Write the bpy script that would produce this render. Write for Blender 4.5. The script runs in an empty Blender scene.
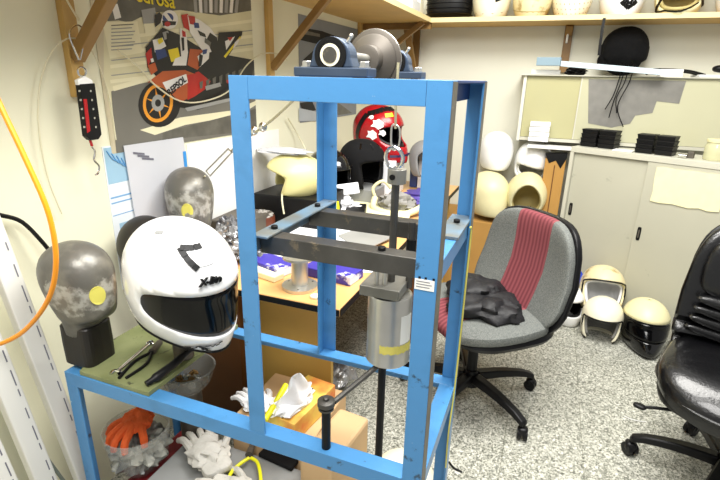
import bpy, bmesh, math, random
from mathutils import Vector, Matrix, Euler, noise
PI = math.pi
R = math.radians
S = bpy.context.scene
COL = S.collection
random.seed(7)

# ------------------------------------------------------------------ camera
CAM = Vector((1.1452, -.758, 1.4352))
yaw, pitch, roll = -.3666, .3259, .0236
_f = Vector((math.sin(yaw)*math.cos(pitch), math.cos(yaw)*math.cos(pitch), -math.sin(pitch)))
_r0 = Vector((math.cos(yaw), -math.sin(yaw), 0)); _u0 = _r0.cross(_f)
_r = _r0*math.cos(roll) + _u0*math.sin(roll)
_u = -_r0*math.sin(roll) + _u0*math.cos(roll)
cd = bpy.data.cameras.new('camera'); cam = bpy.data.objects.new('camera', cd); COL.objects.link(cam)
cd.lens = 24; cd.sensor_width = 36; cd.clip_start = .02
m = Matrix((_r, _u, -_f)).transposed().to_4x4(); m.translation = CAM
cam.matrix_world = m
S.camera = cam

# ------------------------------------------------------------------ world, lights, exposure
w = bpy.data.worlds.new('world'); S.world = w; w.use_nodes = True
w.node_tree.nodes['Background'].inputs[0].default_value = (1, .99, .96, 1)
w.node_tree.nodes['Background'].inputs[1].default_value = .36
def area(name, loc, target, sx, sy, power, col=(1, 1, 1)):
    l = bpy.data.lights.new(name, 'AREA'); l.shape = 'RECTANGLE'; l.size = sx; l.size_y = sy; l.energy = power; l.color = col
    o = bpy.data.objects.new(name, l); COL.objects.link(o); o.location = loc
    o.rotation_euler = (Vector(target)-Vector(loc)).to_track_quat('-Z', 'Y').to_euler()
    return o
area('ceiling_and_fill_light', (1.2, .9, 2.75), (1.15, .95, 0), 1.6, 1.0, 86, (1, .98, .93))
area('ceiling_and_fill_light', (1.0, -.7, 2.6), (-.1, .5, 1.0), 1.1, .7, 44, (1, .98, .95))  # added fill aimed at the left wall, in place of bounced flash
S.view_settings.view_transform = 'Standard'; S.view_settings.look = 'None'
S.view_settings.gamma = 1; S.view_settings.use_curve_mapping = False
S.view_settings.exposure = .43

# ------------------------------------------------------------------ materials
def lin(c):
    return tuple(((x/255)/12.92 if x/255 <= .04045 else ((x/255+.055)/1.055)**2.4) for x in c)
_M = {}
def M(name, rgb=None, rough=.5, metal=0, var=.06, scale=6, bump=0, bscale=60, col2=None, thr=None, alpha=1, coat=0, trans=0, detail=4, mixw=.06):
    if name in _M and rgb is None: return _M[name]
    mt = bpy.data.materials.new(name); mt.use_nodes = True; _M[name] = mt
    nt = mt.node_tree; N = nt.nodes; L = nt.links; b = N['Principled BSDF']
    c = lin(rgb)
    b.inputs['Roughness'].default_value = rough; b.inputs['Metallic'].default_value = metal
    b.inputs['Alpha'].default_value = alpha; b.inputs['Coat Weight'].default_value = coat
    b.inputs['Transmission Weight'].default_value = trans
    tc = N.new('ShaderNodeTexCoord'); nz = N.new('ShaderNodeTexNoise'); nz.inputs['Scale'].default_value = scale
    nz.inputs['Detail'].default_value = detail
    L.new(tc.outputs['Object'], nz.inputs['Vector'])
    rp = N.new('ShaderNodeValToRGB')
    if col2 is not None:
        c2 = lin(col2); t = thr or .6
        rp.color_ramp.elements[0].position = t-mixw; rp.color_ramp.elements[0].color = (*c, 1)
        rp.color_ramp.elements[1].position = t+mixw; rp.color_ramp.elements[1].color = (*c2, 1)
    else:
        rp.color_ramp.elements[0].position = .3; rp.color_ramp.elements[0].color = (*[x*(1-var) for x in c], 1)
        rp.color_ramp.elements[1].position = .7; rp.color_ramp.elements[1].color = (*[min(1, x*(1+var)) for x in c], 1)
    L.new(nz.outputs['Fac'], rp.inputs['Fac']); L.new(rp.outputs['Color'], b.inputs['Base Color'])
    if bump:
        n2 = N.new('ShaderNodeTexNoise'); n2.inputs['Scale'].default_value = bscale; n2.inputs['Detail'].default_value = 3
        L.new(tc.outputs['Object'], n2.inputs['Vector'])
        bp = N.new('ShaderNodeBump'); bp.inputs['Strength'].default_value = bump; bp.inputs['Distance'].default_value = .01
        L.new(n2.outputs['Fac'], bp.inputs['Height']); L.new(bp.outputs['Normal'], b.inputs['Normal'])
    return mt

M('wall_left', (228, 226, 200), .9, var=.03, scale=2)
M('wall_back', (218, 217, 202), .9, var=.03, scale=2)
M('blue', (74, 136, 190), .3, var=.10, scale=9, col2=(62, 120, 168), thr=.66, mixw=.1, bump=.08, bscale=40)
M('blue_shade', (30, 62, 120), .5, var=.2)
M('flange_grey', (112, 108, 98), .55, metal=.3, var=.2, scale=20)
M('worn_blue', (112, 142, 165), .45, metal=.2, scale=14, col2=(120, 122, 116), thr=.5, mixw=.15)
M('steel_dark', (88, 86, 82), .42, metal=.65, var=.2, scale=14, bump=.05)
M('steel_mid', (140, 138, 130), .42, metal=.45, var=.2, scale=12)
M('steel', (200, 198, 190), .34, metal=.8, var=.12, scale=10)
M('chrome', (215, 215, 215), .15, metal=1, var=.05)
M('iron_grey', (94, 88, 80), .5, metal=.4, var=.2, scale=9)
M('castblue', (62, 76, 96), .4, metal=.3, var=.15, scale=10)
M('black', (16, 16, 17), .45, var=.2)
M('black_gloss', (10, 10, 11), .12, coat=.3, var=.1)
M('black_matte', (15, 15, 17), .9, var=.3)
M('black_cloth', (6, 6, 7), .95, var=.4, scale=20, bump=.4, bscale=60)
M('white', (240, 240, 238), .35, var=.02)
M('white_gloss', (246, 246, 246), .12, coat=.6, var=.01)
M('white_matte', (236, 236, 232), .8, var=.04)
M('paper', (232, 233, 236), .8, var=.04)
M('cream', (226, 218, 172), .45, var=.07, scale=9)
M('cream_light', (238, 232, 206), .4, var=.05, scale=9)
M('cream_dirty', (226, 214, 170), .5, scale=14, col2=(176, 152, 96), thr=.62)
M('cream_in', (196, 180, 120), .6, var=.15, scale=9)
M('foam_grey', (138, 136, 132), .8, var=.2, scale=12)
M('wood', (196, 160, 92), .5, var=.2, scale=5)
M('wood_dark', (140, 106, 54), .55, var=.2, scale=5)
M('wood_brown', (122, 90, 42), .5, var=.2, scale=5)
M('wood_shelf', (206, 168, 96), .5, var=.1, scale=4)
M('shelf_edge', (236, 216, 160), .5, var=.06, scale=4)
M('desk_top', (214, 166, 106), .38, var=.05, scale=3)
M('ply', (190, 154, 78), .5, var=.08, scale=4)
M('brown_panel', (92, 54, 18), .5, var=.2, scale=4)
M('card', (206, 172, 128), .8, var=.05, scale=5)
M('card_brown', (176, 132, 66), .8, var=.06, scale=5)
M('green_plate', (128, 134, 92), .6, scale=9, col2=(104, 112, 70), thr=.52, mixw=.15, bump=.1)
M('orange', (240, 150, 20), .4, var=.03)
M('yellow', (226, 222, 30), .4, var=.04)
M('yellow_dull', (212, 204, 96), .6, var=.08, scale=12)
M('tape', (216, 204, 100), .7, var=.1, scale=18)
M('red', (160, 18, 26), .25, var=.08)
M('red_box', (128, 30, 36), .5, var=.1)
M('orange_glove', (222, 92, 34), .8, var=.15, scale=20, bump=.4, bscale=90)
M('glove', (192, 189, 182), .85, var=.15, scale=12, bump=1, bscale=26)
M('tissue', (242, 242, 244), .8, var=.02)
M('purple', (62, 52, 158), .5, col2=(225, 225, 240), thr=.62, scale=14, mixw=.02)
M('violet', (78, 64, 140), .6, var=.1)
M('bluecloth', (36, 66, 190), .6, var=.1)
M('foil', (176, 176, 176), .22, metal=.5, scale=14, col2=(104, 104, 108), thr=.5, bump=1, bscale=24)
M('plastic_bag', (178, 178, 168), .35, scale=16, col2=(92, 94, 92), thr=.5, bump=1, bscale=22)
M('cab_grey', (182, 180, 162), .5, var=.03, scale=3)
M('cab_edge', (196, 194, 178), .5, var=.03, scale=3)
M('grey_box', (140, 141, 140), .55, var=.06)
M('pane', (184, 180, 138), .12, var=.05, scale=2, coat=.3)
M('pane_pale', (192, 190, 160), .12, var=.05, scale=2, coat=.3)
M('panegrey', (126, 124, 118), .5, var=.1, scale=20)
M('yellow_sheet', (234, 228, 184), .85, var=.05, scale=24)
M('head_grey', (112, 110, 104), .38, metal=.35, scale=11, col2=(158, 154, 142), thr=.62, mixw=.05, bump=.1)
M('head_patch', (158, 152, 138), .6, scale=40, col2=(214, 210, 200), thr=.58, mixw=.04, bump=.5, bscale=90)
def head_scuffed():
    mt = M('head_scuff', (100, 98, 92), .36, metal=.35, scale=11, col2=(128, 124, 114), thr=.62, mixw=.08, bump=.08)
    nt = mt.node_tree; N = nt.nodes; L = nt.links; b = N['Principled BSDF']; base = b.inputs['Base Color'].links[0].from_socket
    tc = N.new('ShaderNodeTexCoord'); sp_ = N.new('ShaderNodeSeparateXYZ'); L.new(tc.outputs['Object'], sp_.inputs[0])
    def mth(op, a, c=None):
        n = N.new('ShaderNodeMath'); n.operation = op
        for i, q in enumerate((a, c)):
            if q is None: continue
            if isinstance(q, (int, float)): n.inputs[i].default_value = q
            else: L.new(q, n.inputs[i])
        return n.outputs[0]
    dz = mth('MULTIPLY', mth('ABSOLUTE', mth('SUBTRACT', sp_.outputs['Z'], .225)), 14)     # scuff band across the face
    dy = mth('MULTIPLY', mth('MAXIMUM', mth('ADD', sp_.outputs['Y'], .0), 0), 9)
    nz = N.new('ShaderNodeTexNoise'); nz.inputs['Scale'].default_value = 16; nz.inputs['Detail'].default_value = 8; nz.inputs['Roughness'].default_value = .7
    L.new(tc.outputs['Object'], nz.inputs['Vector'])
    v = mth('SUBTRACT', mth('SUBTRACT', mth('MULTIPLY', nz.outputs['Fac'], 2.1), dz), dy)
    rp = N.new('ShaderNodeValToRGB'); rp.color_ramp.elements[0].position = .42; rp.color_ramp.elements[1].position = .62
    L.new(v, rp.inputs['Fac'])
    n2 = N.new('ShaderNodeTexNoise'); n2.inputs['Scale'].default_value = 45; n2.inputs['Detail'].default_value = 5; L.new(tc.outputs['Object'], n2.inputs['Vector'])
    r2 = N.new('ShaderNodeValToRGB'); r2.color_ramp.elements[0].position = .4; r2.color_ramp.elements[1].position = .6
    r2.color_ramp.elements[0].color = (*lin((122, 118, 108)), 1); r2.color_ramp.elements[1].color = (*lin((176, 174, 166)), 1); L.new(n2.outputs['Fac'], r2.inputs['Fac'])
    mx = N.new('ShaderNodeMix'); mx.data_type = 'RGBA'; L.new(rp.outputs[0], mx.inputs[0]); L.new(base, mx.inputs[6]); L.new(r2.outputs[0], mx.inputs[7])
    L.new(mx.outputs[2], b.inputs['Base Color'])
head_scuffed()
M('head_black', (26, 22, 18), .45, var=.2)
M('jar_brown', (92, 44, 26), .35, var=.2, scale=20)
M('grit', (150, 146, 140), .8, scale=90, col2=(60, 50, 44), thr=.55)
M('cable_white', (216, 210, 180), .5, var=.03)
M('cable_grey', (120, 128, 120), .5, var=.05)
M('rope', (176, 170, 140), .5, metal=.3, var=.15, scale=80)
M('glass_clear', (224, 226, 220), .08, alpha=.22, var=.02)
M('glass_smoke', (150, 150, 146), .08, alpha=.5, var=.05)
M('pipe_white', (222, 221, 214), .45, var=.03, scale=5)
M('ink', (36, 36, 46), .7, var=.1)
M('ink_grey', (110, 110, 122), .7, var=.1)
M('label', (238, 238, 232), .7, var=.02)
M('tube_blue', (132, 156, 170), .4, var=.05)
M('board_white', (196, 212, 222), .5, var=.03)
M('sticky_blue', (50, 140, 210), .6, var=.03)
M('pen_green', (60, 150, 120), .5)
M('leather', (8, 8, 10), .3, var=.15, coat=.25, bump=.12, bscale=120)
M('plastic_black', (18, 18, 20), .4, var=.1)
M('sheet_pale', (216, 218, 224), .35, alpha=.82, var=.03)

def add_specks(name, rgb, scale, thr):
    nt = _M[name].node_tree; N = nt.nodes; L = nt.links; b = N['Principled BSDF']; base = b.inputs['Base Color'].links[0].from_socket
    tc = N.new('ShaderNodeTexCoord'); nz = N.new('ShaderNodeTexNoise'); nz.inputs['Scale'].default_value = scale; nz.inputs['Detail'].default_value = 6; nz.inputs['Roughness'].default_value = .65
    L.new(tc.outputs['Object'], nz.inputs['Vector'])
    rp = N.new('ShaderNodeValToRGB'); rp.color_ramp.elements[0].position = thr; rp.color_ramp.elements[1].position = thr+.06; L.new(nz.outputs['Fac'], rp.inputs['Fac'])
    mx = N.new('ShaderNodeMix'); mx.data_type = 'RGBA'; L.new(rp.outputs[0], mx.inputs[0]); L.new(base, mx.inputs[6]); mx.inputs[7].default_value = (*lin(rgb), 1)
    L.new(mx.outputs[2], b.inputs['Base Color'])
add_specks('blue', (48, 72, 92), 22, .64); add_specks('blue', (176, 190, 196), 31, .70); add_specks('worn_blue', (60, 62, 60), 26, .62)
add_specks('steel_dark', (128, 116, 98), 18, .6); add_specks('green_plate', (70, 74, 52), 30, .62); add_specks('cab_grey', (160, 158, 142), 10, .66)
for nm in ('black_matte', 'black_cloth', 'black', 'jacket', 'plastic_black', 'black_gloss'):
    if nm in _M: _M[nm].node_tree.nodes['Principled BSDF'].inputs['Specular IOR Level'].default_value = .25 if nm != 'black_gloss' else .5
def tile_material():
    mt = bpy.data.materials.new('terrazzo'); mt.use_nodes = True
    nt = mt.node_tree; N = nt.nodes; L = nt.links; b = N['Principled BSDF']; b.inputs['Roughness'].default_value = .35
    tc = N.new('ShaderNodeTexCoord')
    v = N.new('ShaderNodeTexVoronoi'); v.inputs['Scale'].default_value = 120
    L.new(tc.outputs['Object'], v.inputs['Vector'])
    rp = N.new('ShaderNodeValToRGB'); rp.color_ramp.interpolation = 'LINEAR'
    els = rp.color_ramp.elements
    els[0].position = 0; els[0].color = (*lin((104, 106, 98)), 1)
    els[1].position = 1; els[1].color = (*lin((230, 229, 219)), 1)
    for p, c in ((.25, (150, 151, 141)), (.5, (186, 186, 174)), (.75, (208, 207, 196))):
        e = els.new(p); e.color = (*lin(c), 1)
    L.new(v.outputs['Color'], rp.inputs['Fac'])
    nz = N.new('ShaderNodeTexNoise'); nz.inputs['Scale'].default_value = 190; nz.inputs['Detail'].default_value = 3
    L.new(tc.outputs['Object'], nz.inputs['Vector'])
    r2 = N.new('ShaderNodeValToRGB'); r2.color_ramp.elements[0].position = .36; r2.color_ramp.elements[1].position = .52
    r2.color_ramp.elements[0].color = (*lin((132, 134, 126)), 1); r2.color_ramp.elements[1].color = (1, 1, 1, 1)
    L.new(nz.outputs['Fac'], r2.inputs['Fac'])
    mx = N.new('ShaderNodeMix'); mx.data_type = 'RGBA'; mx.blend_type = 'MULTIPLY'; mx.inputs[0].default_value = 1
    L.new(rp.outputs['Color'], mx.inputs[6]); L.new(r2.outputs['Color'], mx.inputs[7])
    br = N.new('ShaderNodeTexBrick'); br.offset = 0; br.inputs['Scale'].default_value = 1
    br.inputs['Brick Width'].default_value = .306; br.inputs['Row Height'].default_value = .306
    br.inputs['Mortar Size'].default_value = .0012; br.inputs['Mortar Smooth'].default_value = 0
    br.inputs['Color1'].default_value = (1, 1, 1, 1); br.inputs['Color2'].default_value = (1, 1, 1, 1); br.inputs['Mortar'].default_value = (*lin((176, 176, 166)), 1)
    mp = N.new('ShaderNodeMapping'); mp.inputs['Location'].default_value = (.13, .1, 0)
    L.new(tc.outputs['Object'], mp.inputs['Vector']); L.new(mp.outputs['Vector'], br.inputs['Vector'])
    m2 = N.new('ShaderNodeMix'); m2.data_type = 'RGBA'; m2.blend_type = 'MULTIPLY'; m2.inputs[0].default_value = 1
    L.new(mx.outputs[2], m2.inputs[6]); L.new(br.outputs['Color'], m2.inputs[7])
    L.new(m2.outputs[2], b.inputs['Base Color'])
    return mt
def stripe_fabric():
    # grey woven seat fabric with a red ribbed stripe down the middle (local X)
    mt = bpy.data.materials.new('striped_fabric'); mt.use_nodes = True
    nt = mt.node_tree; N = nt.nodes; L = nt.links; b = N['Principled BSDF']; b.inputs['Roughness'].default_value = .9
    tc = N.new('ShaderNodeTexCoord'); sx = N.new('ShaderNodeSeparateXYZ'); L.new(tc.outputs['Object'], sx.inputs[0])
    ab = N.new('ShaderNodeMath'); ab.operation = 'ABSOLUTE'; L.new(sx.outputs['X'], ab.inputs[0])
    lt = N.new('ShaderNodeMath'); lt.operation = 'LESS_THAN'; lt.inputs[1].default_value = .108; L.new(ab.outputs[0], lt.inputs[0])
    wv = N.new('ShaderNodeTexWave'); wv.inputs['Scale'].default_value = 14; wv.inputs['Distortion'].default_value = .3
    L.new(tc.outputs['Object'], wv.inputs['Vector'])
    rr = N.new('ShaderNodeValToRGB'); rr.color_ramp.elements[0].color = (*lin((104, 44, 52)), 1); rr.color_ramp.elements[1].color = (*lin((136, 68, 74)), 1)
    L.new(wv.outputs['Fac'], rr.inputs['Fac'])
    nz = N.new('ShaderNodeTexNoise'); nz.inputs['Scale'].default_value = 260; L.new(tc.outputs['Object'], nz.inputs['Vector'])
    rg = N.new('ShaderNodeValToRGB'); rg.color_ramp.elements[0].color = (*lin((84, 87, 85)), 1); rg.color_ramp.elements[1].color = (*lin((118, 121, 117)), 1)
    rg.color_ramp.elements[0].position = .35; rg.color_ramp.elements[1].position = .65
    L.new(nz.outputs['Fac'], rg.inputs['Fac'])
    mx = N.new('ShaderNodeMix'); mx.data_type = 'RGBA'; L.new(lt.outputs[0], mx.inputs[0]); L.new(rg.outputs[0], mx.inputs[6]); L.new(rr.outputs[0], mx.inputs[7])
    L.new(mx.outputs[2], b.inputs['Base Color'])
    return mt

# ------------------------------------------------------------------ helpers
def at(u, v, x=None, y=None, z=None):
    """the point of a real plane (x=, y= or z=) that the photograph shows at pixel (u, v)"""
    d = _f + _r*((u-360)/480) - _u*((v-240)/480)
    if x is not None: t = (x-CAM.x)/d.x
    elif y is not None: t = (y-CAM.y)/d.y
    else: t = (z-CAM.z)/d.z
    return CAM + d*t

class MB:
    def __init__(s): s.v = []; s.f = []; s.mi = []; s.k = 0
    def add(s, vs, fs, mat=None):
        b = len(s.v)
        if mat: vs = [mat @ Vector(p) for p in vs]
        s.v += [Vector(p) for p in vs]; s.f += [[b+i for i in f] for f in fs]; s.mi += [s.k]*len(fs)
        return s
    def box(s, c, d, mat=None):
        x, y, z = d[0]/2, d[1]/2, d[2]/2; c = Vector(c)
        vs = [c+Vector((a*x, b*y, e*z)) for e in (-1, 1) for a, b in ((-1, -1), (1, -1), (1, 1), (-1, 1))]
        return s.add(vs, [(3, 2, 1, 0), (4, 5, 6, 7), (0, 1, 5, 4), (1, 2, 6, 5), (2, 3, 7, 6), (3, 0, 4, 7)], mat)
    def span(s, a, b, mat=None):
        a = Vector(a); b = Vector(b)
        return s.box((a+b)/2, [abs(t) for t in (b-a)], mat)
    def prism(s, pts, d, mat=None):
        """closed polygon extruded along vector d"""
        n = len(pts); d = Vector(d); vs = [Vector(p) for p in pts]+[Vector(p)+d for p in pts]
        fs = [list(range(n))[::-1], list(range(n, 2*n))]+[[i, (i+1) % n, n+(i+1) % n, n+i] for i in range(n)]
        return s.add(vs, fs, mat)
    def quad(s, *p): return s.add(p, [list(range(len(p)))])
    def lathe(s, prof, n=28, mat=None, cap=True, y=1):
        vs = []; fs = []
        for r, z in prof:
            for i in range(n):
                a = 2*PI*i/n; vs.append((r*math.cos(a), r*y*math.sin(a), z))
        for j in range(len(prof)-1):
            for i in range(n):
                fs.append((j*n+i, j*n+(i+1) % n, (j+1)*n+(i+1) % n, (j+1)*n+i))
        if cap:
            fs.append(list(range(n))[::-1]); fs.append([(len(prof)-1)*n+i for i in range(n)])
        return s.add(vs, fs, mat)
    def cyl(s, a, b, r, r2=None, n=20):
        a = Vector(a); b = Vector(b); d = b-a
        mt = Matrix.Translation(a) @ d.to_track_quat('Z', 'Y').to_matrix().to_4x4()
        return s.lathe([(r, 0), (r if r2 is None else r2, d.length)], n, mt)
    def tube(s, pts, r, n=8, closed=False, sub=5):
        pts = [Vector(p) for p in pts]
        if sub > 1 and len(pts) > 2:
            q = []; N = len(pts)
            rng = range(N) if closed else range(N-1)
            for i in rng:
                p0 = pts[(i-1) % N] if closed or i > 0 else pts[0]; p1 = pts[i]; p2 = pts[(i+1) % N]; p3 = pts[(i+2) % N] if closed or i+2 < N else pts[-1]
                for k in range(sub):
                    t = k/sub
                    q.append(.5*((2*p1)+(p2-p0)*t+(2*p0-5*p1+4*p2-p3)*t*t+(3*p1-p0-3*p2+p3)*t**3))
            if not closed: q.append(pts[-1])
            pts = q
        N = len(pts); vs = []; fs = []; nrm = None
        for i, p in enumerate(pts):
            t = (pts[(i+1) % N]-pts[i-1]) if closed else pts[min(i+1, N-1)]-pts[max(i-1, 0)]
            t.normalize()
            if nrm is None:
                nrm = t.orthogonal().normalized()
            nrm = (nrm-t*nrm.dot(t)).normalized(); bi = t.cross(nrm)
            rr = r[min(i*len(r)//N, len(r)-1)] if isinstance(r, (list, tuple)) else r
            for k in range(n):
                a = 2*PI*k/n; vs.append(p+nrm*math.cos(a)*rr+bi*math.sin(a)*rr)
        for i in range(N if closed else N-1):
            j = (i+1) % N
            for k in range(n): fs.append((i*n+k, i*n+(k+1) % n, j*n+(k+1) % n, j*n+k))
        if not closed: fs += [list(range(n))[::-1], [(N-1)*n+k for k in range(n)]]
        return s.add(vs, fs)
    def superell(s, c, rad, e1=.5, e2=.5, nu=24, nv=14, fn=None, mat=None):
        def pw(t, e): return math.copysign(abs(t)**e, t)
        vs = []; fs = []; c = Vector(c)
        for j in range(nv+1):
            ph = -PI/2+PI*j/nv
            for i in range(nu):
                th = 2*PI*i/nu
                p = Vector((rad[0]*pw(math.cos(ph), e1)*pw(math.cos(th), e2), rad[1]*pw(math.cos(ph), e1)*pw(math.sin(th), e2), rad[2]*pw(math.sin(ph), e1)))
                if fn: p = Vector(fn(p))
                vs.append(c+p)
        for j in range(nv):
            for i in range(nu):
                fs.append((j*nu+i, j*nu+(i+1) % nu, (j+1)*nu+(i+1) % nu, (j+1)*nu+i))
        return s.add(vs, fs, mat)
    def blob(s, c, rad, amp=.2, fr=6, seed=0, sharp=False, n=28):
        def fn(p):
            q = Vector((p.x/rad[0], p.y/rad[1], p.z/rad[2])); k = 1+amp*noise.noise(q*fr*.5+Vector((seed*7.3, seed, 0)))*1.6
            if sharp: k += amp*.7*abs(noise.noise(q*fr+Vector((seed, 5, 1))))
            return (p.x*k, p.y*k, p.z*(k if p.z > 0 else min(k, 1)))
        return s.superell(c, rad, 1, 1, n, n//2+4, fn)
    def build(s, name, mat, parent=None, smooth=False, bevel=0, local=False, seg=2, sub=0, solid=0, label=None):
        me = bpy.data.meshes.new(name); vs = s.v; org = None
        if parent is not None:
            if not local:
                inv = WM[parent.name].inverted(); vs = [inv @ p for p in vs]
        elif not local:
            xs = [p.x for p in vs]; ys = [p.y for p in vs]; zs = [p.z for p in vs]
            org = Vector(((min(xs)+max(xs))/2, (min(ys)+max(ys))/2, min(zs))); vs = [p-org for p in vs]
        me.from_pydata([tuple(p) for p in vs], [], s.f)
        mats = mat if isinstance(mat, (list, tuple)) else [mat]
        for q in mats: me.materials.append(_M[q] if isinstance(q, str) else q)
        for i, p in enumerate(me.polygons):
            p.material_index = min(s.mi[i], len(mats)-1); p.use_smooth = smooth
        bm = bmesh.new(); bm.from_mesh(me); bmesh.ops.remove_doubles(bm, verts=bm.verts, dist=1e-6) if smooth else None
        bmesh.ops.recalc_face_normals(bm, faces=bm.faces); bm.to_mesh(me); bm.free()
        if smooth:
            me.shade_smooth() if hasattr(me, 'shade_smooth') else None
            try: me.set_sharp_from_angle(angle=R(38))
            except Exception: pass
        o = bpy.data.objects.new(name, me); COL.objects.link(o)
        if parent is not None: o.parent = parent; WM[o.name] = WM[parent.name]
        elif org is not None: o.location = org; WM[o.name] = Matrix.Translation(org)
        else: WM[o.name] = Matrix()
        if solid:
            md = o.modifiers.new('solid', 'SOLIDIFY'); md.thickness = solid; md.offset = -1
        if bevel:
            md = o.modifiers.new('bevel', 'BEVEL'); md.width = bevel; md.segments = seg; md.limit_method = 'ANGLE'
        if sub:
            md = o.modifiers.new('sub', 'SUBSURF'); md.levels = sub; md.render_levels = sub
        if label: o['label'] = label
        return o
WM = {}
def tag(o, label, cat, group=None, kind=None):
    o['label'] = label; o['category'] = cat
    if group: o['group'] = group
    if kind: o['kind'] = kind
    return o
def struct(o): o['kind'] = 'structure'; return o
def thing(name, label, cat, loc=(0, 0, 0), rot=(0, 0, 0), sc=1, group=None):
    o = bpy.data.objects.new(name, None); COL.objects.link(o); o.empty_display_size = .05
    o.location = loc; o.rotation_euler = rot; o.scale = (sc,)*3 if not isinstance(sc, (tuple, list)) else sc
    WM[o.name] = Matrix.LocRotScale(Vector(loc), Euler(rot), Vector(o.scale))
    return tag(o, label, cat, group)
def copy_thing(root, loc, rot, label, sc=None):
    r = root.copy(); COL.objects.link(r); r.location = loc; r.rotation_euler = rot; r['label'] = label
    if sc: r.scale = (sc,)*3
    for ch in list(root.children):
        c = ch.copy(); COL.objects.link(c); c.parent = r
        for g in ch.children:
            d = g.copy(); COL.objects.link(d); d.parent = c
    return r
def text(s, name, mat, parent, mtx, size, local=True, ext=.0006, shear=0, off=0):
    cu = bpy.data.curves.new('t', 'FONT'); cu.body = s; cu.size = size; cu.extrude = ext; cu.align_x = 'CENTER'; cu.align_y = 'CENTER'; cu.shear = shear; cu.offset = off
    to = bpy.data.objects.new('t', cu); COL.objects.link(to); bpy.context.view_layer.update()
    me = bpy.data.meshes.new_from_object(to.evaluated_get(bpy.context.evaluated_depsgraph_get()))
    bpy.data.objects.remove(to)
    me.transform(mtx if local or parent is None else WM[parent.name].inverted() @ mtx)
    me.materials.clear(); me.materials.append(_M[mat]); me.name = name
    o = bpy.data.objects.new(name, me); COL.objects.link(o); o.parent = parent; WM[o.name] = WM[parent.name]
    return o
def rotm(loc, rot=(0, 0, 0)): return Matrix.Translation(Vector(loc)) @ Euler(rot).to_matrix().to_4x4()

# ================================================================== SETTING
WX, BY = -.2, 3.0
mb = MB().span((WX-.05, -1.6, -.05), (3.4, BY+.05, 0)); fl = struct(mb.build('floor', tile_material()))
struct(MB().span((WX-.06, -1.6, 0), (WX, BY+.06, 2.8)).build('wall_left', 'wall_left'))
struct(MB().span((WX, BY, 0), (3.4, BY+.06, 2.8)).build('wall_back', 'wall_back'))

# ================================================================== WALL SHELVES
def bracket(root, o, along, out, top, post, arm_y, reach, w=.042, mat='wood'):
    """o: foot point on the wall; along: unit vector along the wall; out: unit away from the wall"""
    o = Vector(o); along = Vector(along); out = Vector(out); up = Vector((0, 0, 1))
    a = o+along*w/2; b = o-along*w/2; d = .024
    p = MB().prism([a, b, b+out*d, a+out*d], up*(top-o.z)); 
    pb = p.build('bracket_post', mat, root, bevel=.002)
    c = Vector((o.x, o.y, arm_y))+out*d; e = Vector((o.x, o.y, top-.002))+out*reach
    n = (e-c).normalized(); side = n.cross(along).normalized()*.016
    ww = along*w*.42
    MB().prism([c-ww+side, c+ww+side, c+ww-side, c-ww-side], e-c).build('brace', 'wood_dark', pb, bevel=.002)
SZ, ST = 1.795, .024
s1 = thing('wall_shelf', 'long wooden shelf on the left wall above the motorcycle poster, on wooden brackets', 'shelf', (0, 1.2, SZ))
MB().span((WX, -.6, SZ), (.30, 2.645, SZ+ST)).build('board', 'wood_shelf', s1, bevel=.002)
MB().span((.30, -.6, SZ-.002), (.306, 2.645, SZ+ST+.002)).build('edge_strip', 'shelf_edge', s1)
bracket(s1, (WX, .335, 1.362), (0, 1, 0), (1, 0, 0), SZ, 1, 1.47, .34)
bracket(s1, (WX, 1.425, 1.362), (0, 1, 0), (1, 0, 0), SZ, 1, 1.47, .34)
bracket(s1, (WX, 2.62, 1.362), (0, 1, 0), (1, 0, 0), SZ, 1, 1.47, .46)
s2 = thing('wall_shelf', 'long wooden shelf on the back wall carrying a row of test helmets', 'shelf', (1.6, 2.85, SZ))
MB().span((WX, 2.652, SZ), (3.35, BY, SZ+ST)).build('board', 'wood_shelf', s2, bevel=.002)
MB().span((.306, 2.645, SZ-.002), (3.35, 2.652, SZ+ST+.002)).build('edge_strip', 'shelf_edge', s2)
MB().span((WX, 2.66, SZ-.04), (.30, 2.70, SZ-.001)).build('cleat', 'wood_dark', s2)
bracket(s2, (.12, BY, 1.38), (1, 0, 0), (0, -1, 0), SZ, 1, 1.47, .30, .05, 'wood_brown')
bracket(s2, (1.165, BY, 1.5), (1, 0, 0), (0, -1, 0), SZ, 1, 1.74, .06, .052, 'wood_brown')
hk = MB().tube([(1.16, 2.972, 1.755), (1.16, 2.962, 1.74), (1.16, 2.962, 1.70), (1.16, 2.972, 1.69)], .007)
hk.cyl((1.16, 2.976, 1.76), (1.16, 2.962, 1.76), .016); tag(hk.build('wall_hook', 'white', smooth=True), 'small white hook screwed to the bracket post on the back wall', 'hook')

# ================================================================== POSTERS AND SHEETS ON THE LEFT WALL
pk = thing('motorcycle_poster', 'large poster of a rider in a white helmet on an orange racing motorcycle', 'poster', (WX, .87, 1.18))
PM = ['p0', 'p_dark', 'p_cream', 'p_road', 'p_black', 'p_orange', 'p_red', 'p_white', 'p_yellow', 'p_grey', 'p_lcream', 'p_gold', 'p_blue']
M('p0', (196, 186, 158), .4); M('p_dark', (92, 90, 82), .4, var=.3, scale=14); M('p_cream', (210, 204, 168), .4, var=.08); M('p_road', (110, 108, 100), .4, var=.08)
M('p_black', (20, 18, 20), .35); M('p_orange', (176, 84, 40), .35, var=.15); M('p_red', (176, 32, 26), .35, var=.1); M('p_white', (226, 224, 218), .35)
M('p_yellow', (226, 206, 40), .4); M('p_grey', (150, 150, 146), .35, var=.1); M('p_lcream', (226, 220, 186), .4); M('p_gold', (224, 148, 40), .35); M('p_blue', (40, 62, 118), .35)
pb = MB(); pb.span((WX+.0008, .43, 1.178), (WX+.003, 1.292, 1.785))
lay = [0]
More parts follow.
